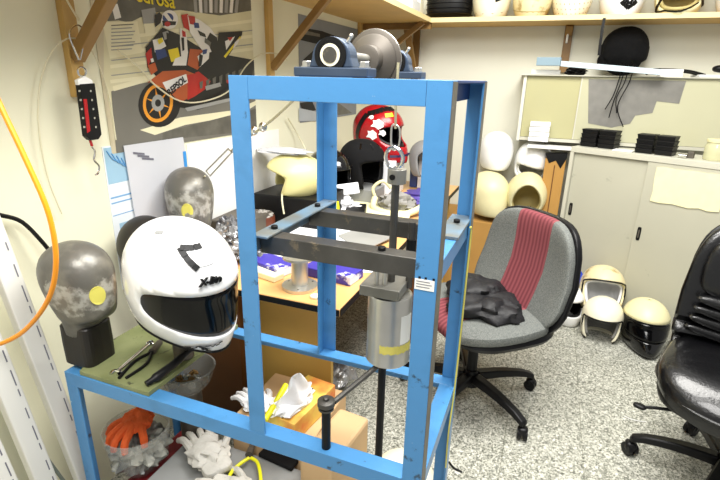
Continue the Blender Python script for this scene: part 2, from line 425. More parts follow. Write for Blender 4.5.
def pp(ms, pts, zoomed=True):
    """flat printed shape on the poster; points read from the enlarged photo"""
    lay[0] += 1; pb.k = PM.index(ms); x = WX+.0032+lay[0]*.00005
    q = []
    for a, b in pts:
        u, v = (80+a/4, b/4) if zoomed else (a, b)
        P = at(u, v, x=x); q.append((x, min(max(P.y, .4305), 1.2915), min(max(P.z, 1.1785), 1.7845)))
    pb.add(q, [list(range(len(q)))])
def pcirc(ms, cx, cy, rx, ry, n=28, rot=0):
    pp(ms, [(cx+rx*math.cos(2*PI*i/n)*math.cos(rot)-ry*math.sin(2*PI*i/n)*math.sin(rot), cy+rx*math.cos(2*PI*i/n)*math.sin(rot)+ry*math.sin(2*PI*i/n)*math.cos(rot)) for i in range(n)])
pp('p_cream', [(95, -80), (720, -80), (720, 520), (155, 640), (95, 300)])
pp('p_dark', [(60, -80), (760, -80), (760, 60), (560, 62), (400, 40), (300, 50), (240, 70), (200, 90), (90, 70)])
for k in range(9): pp('p_white' if k % 2 else 'p_grey', [(450+k*22, -40), (464+k*22, -40), (470+k*20, 52), (458+k*20, 50)])
pp('p_lcream', [(90, 90), (230, 85), (250, 210), (120, 235)])
for y in (150, 210, 260, 320): pp('p_lcream', [(120, y), (700, y-70), (700, y-58), (122, y+14)])
for y in (185, 240, 300): pp('p_grey', [(125, y), (700, y-64), (700, y-60), (125, y+4)])
pp('p_road', [(125, 365), (240, 335), (420, 300), (760, 270), (760, 580), (150, 640)])
pp('p_lcream', [(130, 345), (230, 318), (300, 305), (300, 316), (240, 335), (135, 365)])
pp('p_lcream', [(240, 520), (400, 470), (620, 440), (760, 400), (760, 416), (640, 460), (420, 500), (300, 540)])
pp('p_dark', [(330, 530), (760, 430), (760, 560), (330, 560)])
pp('p_dark', [(100, 10), (165, 5), (180, 80), (110, 85)]); pp('p_white', [(125, 20), (150, 15), (165, 70), (140, 78)])
for y in (100, 114, 128, 142, 156, 170, 184, 198):
    pp('p_dark' if y == 100 else 'p_grey', [(125, y), (208 + (y % 3)*6, y-5), (208 + (y % 3)*6, y-1), (125, y+4)])
pp('p_grey', [(245, 40), (300, 30), (308, 95), (255, 100)]); pp('p_lcream', [(255, 95), (300, 92), (300, 130), (262, 132)])
# motorcycle and rider
pcirc('p_black', 318, 415, 84, 94, rot=.15); pcirc('p_gold', 312, 412, 60, 78, rot=.15); pcirc('p_black', 312, 412, 48, 64, rot=.15)
for k in range(6):
    a = k*PI/3+.3; pp('p_gold', [(312+8*math.cos(a+1.6), 412+8*math.sin(a+1.6)), (312+50*math.cos(a), 412+64*math.sin(a)), (312+8*math.cos(a-1.6), 412+8*math.sin(a-1.6))])
pcirc('p_grey', 312, 412, 26, 34, 16); pcirc('p_black', 312, 412, 12, 15, 12)
pcirc('p_black', 660, 290, 60, 55); pcirc('p_dark', 660, 290, 36, 34)
pp('p_black', [(262, 190), (330, 110), (400, 140), (480, 190), (560, 215), (700, 240), (690, 300), (590, 400), (470, 440), (400, 430), (330, 330), (270, 270)])
pp('p_orange', [(270, 330), (330, 285), (420, 280), (470, 300), (460, 380), (400, 410), (350, 360), (290, 330)])
pp('p_red', [(430, 300), (480, 290), (520, 330), (510, 350), (460, 385), (430, 400)])
pp('p_white', [(330, 330), (425, 296), (432, 330), (352, 372)])
pp('p_orange', [(440, 195), (490, 200), (500, 240), (470, 280), (430, 260)])
pp('p_yellow', [(352, 200), (392, 190), (402, 240), (365, 248)])
pp('p_red', [(262, 215), (285, 190), (290, 235), (272, 262)]); pp('p_white', [(290, 160), (330, 150), (345, 185), (300, 210)]); pp('p_blue', [(300, 200), (340, 195), (350, 225), (310, 240)])
pp('p_white', [(400, 110), (425, 130), (432, 210), (425, 262), (370, 262), (380, 235), (405, 225), (400, 170)])
pp('p_red', [(405, 60), (430, 55), (470, 110), (450, 130), (415, 110)])
pp('p_white', [(430, 60), (480, 80), (520, 110), (550, 150), (550, 200), (500, 215), (480, 190), (440, 130)])
pp('p_red', [(432, 62), (460, 66), (462, 100), (440, 96)]); pp('p_blue', [(455, 90), (475, 92), (478, 112), (458, 112)])
pp('p_black', [(520, 130), (548, 150), (556, 205), (530, 215), (505, 160)])
pp('p_white', [(470, 225), (520, 185), (515, 235), (480, 268)])
pp('p_black', [(555, 130), (650, 124), (648, 140), (600, 215), (560, 260), (540, 240)])
pp('p_white', [(580, 165), (620, 145), (612, 160), (585, 200)]); pp('p_yellow', [(575, 225), (640, 145), (645, 150), (582, 232)]); pp('p_red', [(590, 150), (612, 148), (600, 165)])
pp('p_red', [(460, 290), (475, 286), (522, 325), (512, 338)])
pcirc('p_white', 358, 78, 34, 38); pcirc('p_blue', 352, 72, 22, 20); pp('p_white', [(335, 60), (345, 48), (375, 90), (365, 100)]); pp('p_black', [(328, 82), (385, 86), (382, 100), (332, 104)]); pcirc('p_red', 350, 96, 12, 10)
pp('p_grey', [(420, 432), (600, 392), (604, 404), (430, 446)])
pp('p_black', [(300, 60), (318, 48), (330, 62), (322, 92), (300, 110)])
pp('p_grey', [(330, 130), (352, 122), (360, 150), (338, 160)]); pp('p_black', [(345, 130), (362, 135), (366, 185), (350, 190)])
pp('p_black', [(405, 150), (416, 150), (418, 200), (410, 205)]); pp('p_red', [(408, 120), (422, 128), (424, 148), (410, 146)])
pp('p_black', [(470, 120), (500, 135), (505, 150), (480, 142)]); pp('p_dark', [(500, 150), (525, 170), (520, 185), (498, 170)])
pp('p_black', [(478, 215), (492, 222), (486, 262), (474, 268)]); pp('p_blue', [(490, 200), (510, 196), (506, 214), (492, 218)])
for k in range(7): pp('p_dark', [(478+k*26, 330-k*8), (492+k*26, 322-k*8), (490+k*26, 352-k*6), (480+k*26, 356-k*6)])
pp('p_grey', [(500, 345), (560, 330), (565, 345), (505, 362)]); pp('p_red', [(585, 320), (600, 316), (604, 330), (588, 334)]); pp('p_orange', [(270, 262), (300, 250), (310, 282), (285, 300)])
pp('p_white', [(282, 236), (292, 232), (296, 246), (286, 250)]); pp('p_yellow', [(310, 160), (328, 150), (334, 166), (316, 178)]); pp('p_white', [(620, 168), (640, 152), (630, 176), (612, 196)])
pb.build('print', PM, pk)
def wall_text(s, u, v, x, size, mat, parent, name='lettering', ry=0):
    P = at(u, v, x=x)
    mt = Matrix.Translation((x, P.y, P.z)) @ Matrix(((0, 0, 1), (1, 0, 0), (0, 1, 0))).to_4x4() @ Matrix.Rotation(ry, 4, 'Z')
    return text(s, name, mat, parent, mt, size, local=False, ext=.0003, off=.001)
wall_text('Pedrosa', 152, -2.5, WX+.0075, .068, 'p_yellow', pk)
wall_text('REPSOL', 177, 86, WX+.0075, .034, 'p_black', pk, ry=.5)

k2 = thing('engine_poster', 'grey poster with a black machine drawing, on the wall behind the pulley', 'poster', (WX, 2.1, 1.18))
pb = MB(); pb.span((WX+.0008, 1.74, 1.183), (WX+.003, 2.60, 1.752))
def p2(k, pts):
    lay[0] += 1; pb.k = k; x = WX+.0032+(lay[0]-60)*.00004
    pb.add([(x, at(u, v, x=x).y, at(u, v, x=x).z) for u, v in pts], [list(range(len(pts)))])
p2(1, [(300, 27), (322, 31), (352, 42), (352, 48), (330, 47), (300, 40)]); p2(2, [(303, 30), (320, 34), (320, 37), (303, 34)]); p2(2, [(325, 38), (348, 44), (348, 46), (325, 41)])
p2(1, [(303, 60), (314, 50), (330, 60), (316, 66)]); p2(1, [(300, 103), (312, 101), (316, 110), (303, 114)]); p2(2, [(318, 96), (340, 104), (352, 113), (318, 118)]); p2(3, [(299, 108), (318, 112), (318, 121), (299, 121)])
M('pp0', (128, 132, 136), .5); M('pp3', (170, 176, 178), .5)
pb.build('print', ['pp0', 'black', 'p_dark', 'pp3'], k2)

k3 = thing('instruction_sheet', 'tall blue and white printed sheet taped to the left wall behind the dark head', 'poster', (WX, .46, .7))
pb = MB(); pb.span((WX, .395, .70), (WX+.002, .66, 1.205))
def p3(k, y0, y1, z0, z1):
    pb.k = k; pb.span((WX+.002, y0, z0), (WX+.0026, y1, z1))
p3(1, .40, .53, 1.08, 1.2); p3(2, .40, .655, 1.03, 1.036); p3(2, .40, .62, 1.012, 1.017); p3(2, .40, .655, .97, .973); p3(1, .42, .655, .71, .94)
pb.k = 3
for i in range(7):
    a = .41+i*.018; pb.tube([(WX+.004, a, 1.19-.01*i), (WX+.004, a+.02, 1.16-.012*i), (WX+.004, a+.05, 1.15-.01*i)], .002, 4, sub=3)
for i in range(3): pb.prism([(WX+.003, .45+i*.06, .78+i*.04), (WX+.003, .48+i*.06, .77+i*.04), (WX+.003, .49+i*.06, .81+i*.04)], (.001, 0, 0))
M('sh1', (150, 186, 208), .6); M('sh0', (222, 228, 232), .6); M('sh2', (120, 165, 205), .6); M('sh3', (90, 150, 200), .6)
pb.build('print', ['sh0', 'sh1', 'sh2', 'sh3'], k3)
k4 = thing('plastic_sheet', 'pale translucent plastic sheet on the left wall over the blue print', 'sheet', (WX+.01, .6, .8))
MB().prism([(WX+.008, .475, 1.20), (WX+.008, .765, 1.20), (WX+.008, .80, .80), (WX+.008, .49, .80)], (.002, 0, 0)).build('sheet', 'sheet_pale', k4)
for i in range(3): MB().prism([(WX+.011, .51+i*.018, 1.175-i*.012), (WX+.011, .56+i*.02, 1.165-i*.012), (WX+.011, .56+i*.02, 1.158-i*.012), (WX+.011, .51+i*.018, 1.168-i*.012)], (.0006, 0, 0)).build('marking', 'ink_grey', k4)
MB().span((WX+.011, .755, 1.06), (WX+.012, .772, 1.145)).build('blue_tab', 'sticky_blue', k4)
tag(MB().span((WX, .79, .82), (WX+.003, 1.5, 1.168)).build('white_sheet', 'white_matte'), 'blank white sheet on the wall under the motorcycle poster', 'sheet')

# ================================================================== BLUE TEST FRAME
B = .66; XL, XR, D, H = .594, .998, .392, 1.4345; ZM = 1.122; w = .04; t = .0045
fr = thing('test_frame', 'blue welded angle iron test frame with an upper tower on a low table base', 'test frame', (.5, .2, 0))
def angle(name, a, b, d1, d2, mat='blue', par=fr, ww=w):
    """L profile from a to b with flanges along d1 and d2 from the corner line"""
    a = Vector(a); b = Vector(b); d1 = Vector(d1); d2 = Vector(d2)
    prof = [Vector((0, 0, 0)), d1*ww, d1*ww+d2*t, d1*t+d2*t, d1*t+d2*ww, d2*ww]
    mb = MB(); mb.prism([a+p for p in prof], b-a)
    return mb.build(name, mat, par, bevel=.0008)
X, Y, Z = Vector((1, 0, 0)), Vector((0, 1, 0)), Vector((0, 0, 1))
# base rails (top flange horizontal, side flange down)
angle('base_rail', (0, 0, B), (XR-w-.0005, 0, B), Y, -Z)
angle('base_rail', (0, D, B), (XR, D, B), -Y, -Z)
angle('base_rail', (0, w+.0005, B), (0, D-w-.0005, B), X, -Z)
angle('base_rail', (XR, w+.0005, B), (XR, D-w-.0005, B), -X, -Z)
# legs
angle('leg', (0, 0, 0), (0, 0, B-w-.0003), X, Y); angle('leg', (0, D, 0), (0, D, B-w-.0003), X, -Y); angle('leg', (XR, D, 0), (XR, D, B-w-.0003), -X, -Y)
angle('corner_post', (XR, 0, 0), (XR, 0, H), -X, Y)
angle('post', (XL, 0, B+.0005), (XL, 0, H), X, Y)
angle('post', (XL, D, B+.0005), (XL, D, H), X, -Y)
angle('post', (XR, D, B+.0005), (XR, D, H), -X, -Y)
# top
angle('top_rail', (XL+w+.0004, 0, H), (XR-w-.0004, 0, H), Y, -Z)
angle('top_rail', (XL+w+.0004, D, H), (XR-w-.0004, D, H), -Y, -Z)
angle('top_rail', (XL+.006, w, H), (XL+.006, D-w, H), X, -Z)
angle('top_rail', (XR-w, w+.001, H), (XR-w, D-.006, H), X, -Z, 'blue_shade')  # shade inside the recessed channel painted as a darker blue
# grey outer flange faces (thin skins along the right side edges)
MB().span((XR, .002, .3), (XR+.0008, w-.002, H-.002)).build('grey_flange_face', 'flange_grey', fr)
MB().span((XR, D-w+.004, B+.01), (XR+.0008, D-.001, H-.002)).build('grey_flange_face', 'flange_grey', fr)
# crossbars
angle('crossbar', (XL+.001, w+.001, ZM), (XL+.001, D-.005, ZM), X, -Z, 'worn_blue')
angle('crossbar', (XR-.006, w+.001, ZM-.004), (XR-.006, D-.005, ZM-.004), -X, -Z, 'blue')
MB().span((XR-.050, .20, ZM-.003), (XR-.002, D-.01, ZM+.003)).build('mounting_plate', 'worn_blue', fr)
def bolt(x, y, z, r=.0075, par=fr, mat='black'):
    mb = MB(); mb.lathe([(r, 0), (r, .006), (r*.8, .0075)], 12, Matrix.Translation((x, y, z))); mb.build('bolt', mat, par, smooth=True)
for x in (.617, .972):
    for y in (.1, .31): bolt(x, y, ZM+.0035 if x > .9 and y > .2 else ZM)
# two dark guide beams bolted under the crossbars
for y in (.085, .31):
    b = MB(); b.span((XL+.008, y-.02, ZM-.046), (XR-.02, y+.02, ZM-.006)); b.build('guide_beam', 'steel_dark', fr, bevel=.0015)
for (x, y) in ((.868, .085), (.895, .31)): bolt(x, y, ZM-.006, .008)
# label sticker on the front right post
lb = MB().span((XR-.039, -.0012, 1.086), (XR-.004, -.0002, 1.106)).build('sticker', 'label', fr)
for i in range(3): MB().span((XR-.036, -.0017, 1.101-i*.005), (XR-.012+.004*(i % 2), -.0012, 1.1023-i*.005)).build('print', 'ink_grey', lb)
for x in (.965, .976, .99): MB().span((x, -.0012, 1.1065), (x+.004, -.0002, 1.1105)).build('stain', 'black', fr)
# yellow cord down the rear right post
tag(MB().tube([(XR+.003, .33, ZM-.01), (XR+.004, .345, ZM-.03), (XR+.004, .345, .95), (XR+.003, .35, .82), (XR+.004, .33, .66), (XR+.004, .30, .55), (XR+.003, .32, .42)], .0022, 6).build('cord', 'yellow_dull', smooth=True), 'thin yellowish cord running down the rear right post of the blue frame', 'cord')

# pulley block on the top: two pillow blocks, shaft, disc
pu = thing('rope_pulley', 'steel disc pulley on a shaft between two grey blue bearing blocks on the frame top', 'pulley', (.79, .2, H))
def pillow(y, sgn=1):
    cx, z0 = .792, H+.001; yy = y
    mb = MB(); mb.span((cx-.067, yy-.022, z0), (cx+.067, yy+.022, z0+.015))
    n = 20; pr = [Vector((cx-.040, yy-.017, z0+.015))]+[Vector((cx-.0345*math.cos(PI*i/n), yy-.017, z0+.030+.0325*math.sin(PI*i/n))) for i in range(n+1)]+[Vector((cx+.040, yy-.017, z0+.015))]
    mb.prism(pr, (0, .034, 0))
    hb = mb.build('bearing_block', 'castblue', pu, bevel=.002)
    def ring(r0, r1, d, nm, mt):
        m_ = MB(); mt4 = Matrix.Translation((cx, yy-.017, z0+.034)) @ Matrix.Rotation(PI/2, 4, 'X')
        m_.lathe([(r0, -.001), (r0, d), (r1, d), (r1, -.001)], 32, mt4, cap=False); m_.build(nm, mt, hb, smooth=True)
    ring(.028, .022, .003, 'outer_ring', 'black'); ring(.022, .0175, .0022, 'seal', 'black_gloss'); ring(.0175, .0125, .0035, 'inner_ring', 'cream_light')
    ring(.0125, .0005, .005, 'shaft_end', 'steel_dark')
    for sx in (-.053, .053):
        m_ = MB(); m_.lathe([(.011, 0), (.011, .002), (.0085, .002), (.0085, .009), (.007, .010)], 6, Matrix.Translation((cx+sx, yy, z0+.015))); m_.build('bolt', 'steel', hb)
    m_ = MB(); m_.cyl((cx+.022, yy, z0+.054), (cx+.028, yy, z0+.062), .0028); m_.superell((cx+.029, yy, z0+.064), (.004, .004, .004), 1, 1, 8, 6); m_.build('grease_nipple', 'steel', hb, smooth=True)
pillow(.025); pillow(.365)
MB().cyl((.792, .012, H+.035), (.792, .385, H+.035), .0095).build('shaft', 'steel_mid', pu, smooth=True)
mb = MB(); mt4 = Matrix.Translation((.792, .20, H+.035)) @ Matrix.Rotation(-PI/2, 4, 'X')
mb.lathe([(.02, -.03), (.026, -.028), (.027, -.005), (.045, .004), (.049, .008), (.049, .012), (.042, .02), (.0, .021)], 48, mt4)
mb.lathe([(.055, .012), (.058, .014), (.058, .018), (.050, .020)], 48, mt4)
mb.k = 1; mb.lathe([(.0581, .0135), (.0588, .0155), (.0581, .0175)], 48, mt4, cap=False)
mb.build('disc', ['iron_grey', 'steel'], pu, smooth=True)

# rope, shackle, carrier and drop weight
dw = thing('drop_weight', 'steel cylinder weight hanging inside the blue frame on a rod', 'weight', (.855, .2, .78))
CX, CY = .855, .2
MB().lathe([(.048, 0), (.052, .004), (.051, .008), (.051, .168), (.049, .172), (.02, .173)], 40, Matrix.Translation((CX, CY, .802))).build('cylinder', 'steel', dw, smooth=True)
# keep only the front right arc of the tape
tp = MB(); n = 16
for i in range(n):
    a0 = R(-95)+R(95)*i/n; a1 = R(-95)+R(95)*(i+1)/n; r = .0518
    dz0 = .002*math.sin(i*2.1); dz1 = .002*math.sin((i+1)*2.1)
    tp.quad((CX+r*math.cos(a0), CY+r*math.sin(a0), .842+dz0), (CX+r*math.cos(a1), CY+r*math.sin(a1), .842+dz1), (CX+r*math.cos(a1), CY+r*math.sin(a1), .862+dz0), (CX+r*math.cos(a0), CY+r*math.sin(a0), .862+dz1))
tp.build('tape', 'tape', dw, solid=.0006)
tp = MB(); n = 8
for i in range(n):
    a0 = R(-42)+R(40)*i/n; a1 = R(-42)+R(40)*(i+1)/n; r = .0518
    tp.quad((CX+r*math.cos(a0), CY+r*math.sin(a0), .865), (CX+r*math.cos(a1), CY+r*math.sin(a1), .865), (CX+r*math.cos(a1), CY+r*math.sin(a1), .935), (CX+r*math.cos(a0), CY+r*math.sin(a0), .935))
tp.build('paper_label', 'label', dw, solid=.0006)
MB().span((CX-.058, .15, .978), (CX+.034, CY+.045, 1.002)).build('top_plate', 'steel_mid', dw, bevel=.002)
MB().cyl((CX-.024, .17, 1.0), (CX-.024, .17, 1.07), .005).build('guide_rod', 'steel', dw, smooth=True)
MB().cyl((CX-.006, .17, 1.0), (CX-.006, .17, 1.07), .005).build('guide_rod', 'steel', dw, smooth=True)
MB().cyl((CX, CY, 1.0), (CX, CY, 1.238), .0085).build('rod', 'steel_dark', dw, smooth=True)
MB().cyl((CX+.036, CY+.02, .985), (CX+.036, CY+.02, 1.14), .008).build('rod', 'steel_dark', dw, smooth=True)
MB().cyl((CX+.036, CY+.02, 1.04), (CX+.036, CY+.02, 1.10), .011).build('sleeve', 'black', dw, smooth=True)
MB().cyl((CX-.012, CY, .34), (CX-.012, CY, .802), .0095).build('lower_rod', 'black', dw, smooth=True)
cb = MB().cyl((CX+.002, CY, 1.226), (CX+.002, CY, 1.257), .020).build('collar', 'steel_mid', dw, smooth=True, bevel=.001)
MB().cyl((CX-.002, CY-.0225, 1.242), (CX-.001, CY-.015, 1.242), .006).build('set_screw', 'black', cb)
ro = thing('wire_rope', 'thin steel rope with a chrome shackle hanging from the pulley to the weight', 'rope', (.86, .18, 1.26))
MB().tube([(CX, CY-.02, H+.03), (CX, CY-.021, H-.02), (CX-.001, CY-.02, 1.38), (CX-.002, CY-.012, 1.34)], .0028, 6).build('rope', 'rope', ro, smooth=True)
MB().tube([(CX-.004, CY-.01, 1.302), (CX-.016, CY-.01, 1.296), (CX-.021, CY-.01, 1.28), (CX-.012, CY-.01, 1.262), (CX+.008, CY-.01, 1.262), (CX+.016, CY-.01, 1.28), (CX+.009, CY-.01, 1.296)], .0042, 8, closed=True).build('shackle', 'chrome', ro, smooth=True)
MB().tube([(CX-.009, CY-.014, 1.345), (CX+.007, CY-.014, 1.340), (CX+.006, CY-.012, 1.305), (CX-.008, CY-.012, 1.300)], .002, 6, closed=True).build('thimble', 'steel', ro, smooth=True)

# stop post with rollers and arm on the front rail
sp = thing('stop_post', 'black upright pin with rollers on the front rail, tied by an arm to the weight', 'lever post', (.778, .02, B))
MB().cyl((.778, .02, B+.0005), (.778, .02, .775), .010).build('pin', 'black', sp, smooth=True)
MB().lathe([(.017, 0), (.017, .005), (.012, .006), (.012, .009), (.019, .010), (.019, .021), (.016, .023)], 24, Matrix.Translation((.778, .02, .762))).build('roller', 'steel_dark', sp, smooth=True)
MB().lathe([(.007, 0), (.007, .005), (.005, .007)], 10, Matrix.Translation((.778, .02, .785))).build('nut', 'steel_dark', sp, smooth=True)
MB().tube([(.79, .035, .773), (.835, .16, .79), (.85, .16, .81)], .0065, 8).build('arm', 'steel_dark', sp, smooth=True)

# ================================================================== DUMMY HEADS
def head_form(name, label, loc, rz, sc=1, base=True, mat='head_scuff', patch=True, base_h=.06, side=1):
    t_ = thing(name, label, 'head form', loc, (0, 0, rz), sc)
    # profile rows: z, half width x, front y, back y
    rows = [(0, .055, -.045, .055), (.03, .053, -.042, .057), (.055, .055, -.05, .058), (.065, .062, -.085, .060), (.08, .067, -.098, .066), (.10, .071, -.1, .078), (.13, .077, -.102, .092), (.16, .081, -.100, .102), (.185, .083, -.1, .105),
            (.21, .081, -.096, .103), (.235, .074, -.084, .092), (.255, .06, -.065, .074), (.268, .042, -.042, .052), (.276, .02, -.02, .026), (.278, .002, -.002, .004)]
    n = 32; vs = []; fs = []
    for z, hx, f0, b0 in rows:
        for i in range(n):
            a = 2*PI*i/n; c, s_ = math.cos(a), math.sin(a)
            yy = (b0 if s_ > 0 else -f0)*math.copysign(abs(s_)**.9, s_); xx = hx*math.copysign(abs(c)**.9, c)
            if s_ < -.93 and .095 < z < .17: yy -= .012*(1-abs(z-.125)/.05)   # nose ridge
            vs.append((xx, yy, z+base_h))
    for j in range(len(rows)-1):
        for i in range(n): fs.append((j*n+i, j*n+(i+1) % n, (j+1)*n+(i+1) % n, (j+1)*n+i))
    fs += [list(range(n))[::-1], [(len(rows)-1)*n+i for i in range(n)]]
    mb = MB(); mb.add(vs, fs)
    h = mb.build('head', mat, t_, smooth=True, local=True, sub=1)
    if base:
        MB().superell((0, .004, base_h/2+.021), (.050, .054, base_h/2+.02), .12, .4, 24, 6).build('neck_block', 'head_black', t_, local=True, smooth=False)
    if patch:
        st = MB(); n = 18
        cs = []
        for i in range(n):
            a = 2*PI*i/n; aa = -PI/2-.62*side+.24*math.cos(a); z = .15+.026*math.sin(a)
            cs.append((.080*math.cos(aa), .1055*math.sin(aa), z+base_h))
        st.prism(cs, (.003*math.cos(-PI/2-.62*side), .003*math.sin(-PI/2-.62*side), 0)); st.build('yellow_sticker', 'yellow_dull', t_, local=True, label='oval yellow sticker')
    return t_
head_form('dummy_head', 'dark grey dummy head with a yellow sticker, standing on the left end of the frame', (.03, .066, .668), R(92), .96, base_h=.085, side=.62)
head_form('dummy_head', 'grey dummy head wired to the cable, on the desk behind the white helmet', (-.093, .66, .742), R(40), 1.08, base_h=.06, side=.2)
bh = MB(); bh.superell((-.09, .42, .88), (.085, .095, .10), 1, 1, 28, 18); tag(bh.build('black_ball_head', 'head_black', smooth=True), 'dark round head form half hidden behind the white helmet', 'head form')
tag(MB().cyl((-.09, .45, .662), (-.09, .44, .80), .05).build('stand', 'iron_grey', smooth=True), 'grey stub stand below the dark round head form', 'stand')

# ================================================================== HELMETS
def helmet_shell(mb, A=70, e_hi=18, e_lo=-24, kind='full', k=1.0, ext=1.0, bottom=-62, chin=.13, peak=0, p=3.0, skew=0):
    """shell grid with a smooth-edged face opening. front = -Y; z=0 at the bottom rim"""
    nA, nE = 56, 30
    def pos(az, el):
        e = R(el)
        if el >= 0: h = math.cos(e)**.92; z = .128*math.sin(e)
        else: h = math.cos(e)**.34; z = .16*math.sin(e)
        x = .122*h*math.sin(az); y = -.148*h*math.cos(az)
        if math.cos(az) > 0 and el < 0: y -= chin*.15*math.cos(az)**2*math.sin(-e)*1.6
        if math.cos(az) < 0 and el < 0: y *= 1-.14*(-el/62)*abs(math.cos(az))
        if kind != 'open' and el < -20: x *= 1-.05*(-el-20)/42
        return Vector((x*k, y*k, z*k+.1415))
    def g(az, el):
        a = math.degrees(az)
        if kind == 'full':
            c = (e_hi+e_lo)/2+skew*a*a/5000; hh = (e_hi-e_lo)/2
            return abs(a/A)**p+abs((el-c)/hh)**p-1
        if kind == 'open':
            if el > -8: return abs(a/A)**p+(max(0, el+8)/(e_hi+8))**p-1
            return abs(a)/(A*(1-.12*((-8-el)/54)))-1
        return 1
    idx = {}; co = []; par = []
    for j in range(nE+1):
        el = 90+(bottom-90)*j/nE
        for i in range(nA):
            az = -PI+2*PI*i/nA
            idx[i, j] = len(co); co.append(pos(az, el)); par.append([az, el])
    faces = []
    for j in range(nE):
        for i in range(nA):
            i2 = (i+1) % nA; f = [idx[i, j], idx[i2, j], idx[i2, j+1], idx[i, j+1]]
            azc = -PI+2*PI*(i+.5)/nA; elc = 90+(bottom-90)*(j+.5)/nE
            if g(azc, elc) > 0: faces.append(f)
    if kind != 'solid':
        cnt = {}
        for f in faces:
            for a in range(4):
                e = frozenset((f[a], f[(a+1) % 4])); cnt[e] = cnt.get(e, 0)+1
        bd = set(v for e, c in cnt.items() if c == 1 for v in e)
        for v in bd:
            az, el = par[v]
            if el > 88 or (el <= bottom+.01 and g(az, el) > .35): continue
            for _ in range(8):
                G = g(az, el); da = (g(az+.002, el)-G)/.002; de = (g(az, el+.1)-G)/.1
                sa, se = 1.0, 57.3
                n2 = (da*sa)**2+(de*se)**2*1.0
                if n2 < 1e-9: break
                if el <= bottom+.01: de = 0; n2 = (da*sa)**2+1e-9
                st = max(-.15, min(.15, -G/ n2**.5))
                az += st*da*sa/ n2**.5; el += st*de*se/ n2**.5*57.3 if el > bottom+.01 else 0
            if kind == 'open' : el = max(el, bottom)
            co[v] = pos(az, el)
    used = sorted(set(v for f in faces for v in f)); mp = {v: i for i, v in enumerate(used)}
    mb.add([co[v] for v in used], [[mp[v] for v in f] for f in faces])
    return pos
def helmet(name, label, loc, rot, shell='cream', kind='full', sc=1, group=None, visor=None, inner='foam_grey', A=70, e_hi=18, e_lo=-24, chin=.13, cat='helmet', trim=None, deco=None, bottom=-62, p=3.0, thick=.012):
    t_ = thing(name, label, cat, loc, rot, sc, group)
    mb = MB(); pos = helmet_shell(mb, A, e_hi, e_lo, kind, chin=chin, bottom=bottom, p=p); mb.build('shell', shell, t_, smooth=True, local=True, solid=thick/sc if not isinstance(sc, (tuple, list)) else thick)
    if inner:
        mb = MB(); helmet_shell(mb, A-3, e_hi-2, e_lo+2, kind, k=.88, chin=chin, bottom=bottom+8, p=p); mb.build('liner', inner, t_, smooth=True, local=True, solid=.012)
    if visor:
        mb = MB(); n = 28; mm = 8; a0, a1, l0, l1 = visor[1:5]
        def vp(i, j):
            az = R(-a0+2*a0*i/n); k = 1-abs(-1+2*i/n)**4*.45; mid = (l0+l1)/2
            el = mid+((l1-l0)/2)*(-1+2*j/mm)*k; q = pos(az, el); c = Vector((0, 0, .1415)); return c+(q-c)*visor[5]
        for i in range(n):
            for j in range(mm): mb.quad(vp(i, j), vp(i+1, j), vp(i+1, j+1), vp(i, j+1))
        mb.build('visor', visor[0], t_, smooth=True, local=True, solid=.003)
    if trim:
        # rubber trim along the bottom rim
        pts = []
        for i in range(28):
            az = -PI+2*PI*i/28
            if kind == 'open' and abs(math.degrees(az)) < A*.88: continue
            pts.append(pos(az, bottom+.5))
        if kind == 'open':
            a = [pos(az, bottom+.5) for az in [R(A*.9)+i*(2*PI-2*R(A*.9))/24 for i in range(25)]]
            mb = MB(); mb.tube(a, .005, 6, sub=2)
            # opening edge
            q = [pos(R(-A*.90), bottom), pos(R(-A), -20), pos(R(-A*.97), e_hi*.45), pos(R(-A*.8), e_hi*.82), pos(R(-A*.5), e_hi*.985), pos(0, e_hi), pos(R(A*.5), e_hi*.985), pos(R(A*.8), e_hi*.82), pos(R(A*.97), e_hi*.45), pos(R(A), -20), pos(R(A*.90), bottom)]
            mb.tube(q, .005, 6, sub=4)
        else:
            mb = MB(); mb.tube(pts, .005, 6, closed=True, sub=2)
        mb.build('rim_trim', trim, t_, smooth=True, local=True)
    t_['_'] = 0; del t_['_']
    if deco: deco(t_, pos)
    return t_
def on_shell(pos, mb, pts, k=1.012, n=6):
    """ribbon polygon on the shell from (az, el) pairs, slightly proud"""
    c = Vector((0, 0, .1415)); P = [c+(pos(R(a), e)-c)*k for a, e in pts]; m_ = sum(P, Vector())/len(P)
    mb.add(P, [list(range(len(P)))])
def strip(pos, mb, path, wid, k=1.012):
    c = Vector((0, 0, .1415)); N = []
    for i in range(len(path)-1):
        for s_ in range(5):
            f_ = s_/5; N.append((path[i][0]*(1-f_)+path[i+1][0]*f_, path[i][1]*(1-f_)+path[i+1][1]*f_, ))
    N.append(path[-1][:2])
    P = [c+(pos(R(a), e)-c)*k for a, e in N]
    for i in range(len(P)-1):
        d = (P[i+1]-P[i]).normalized(); n0 = (P[i]-c).normalized(); sd = d.cross(n0).normalized()*wid/2
        mb.quad(P[i]-sd, P[i+1]-sd, P[i+1]+sd, P[i]+sd)

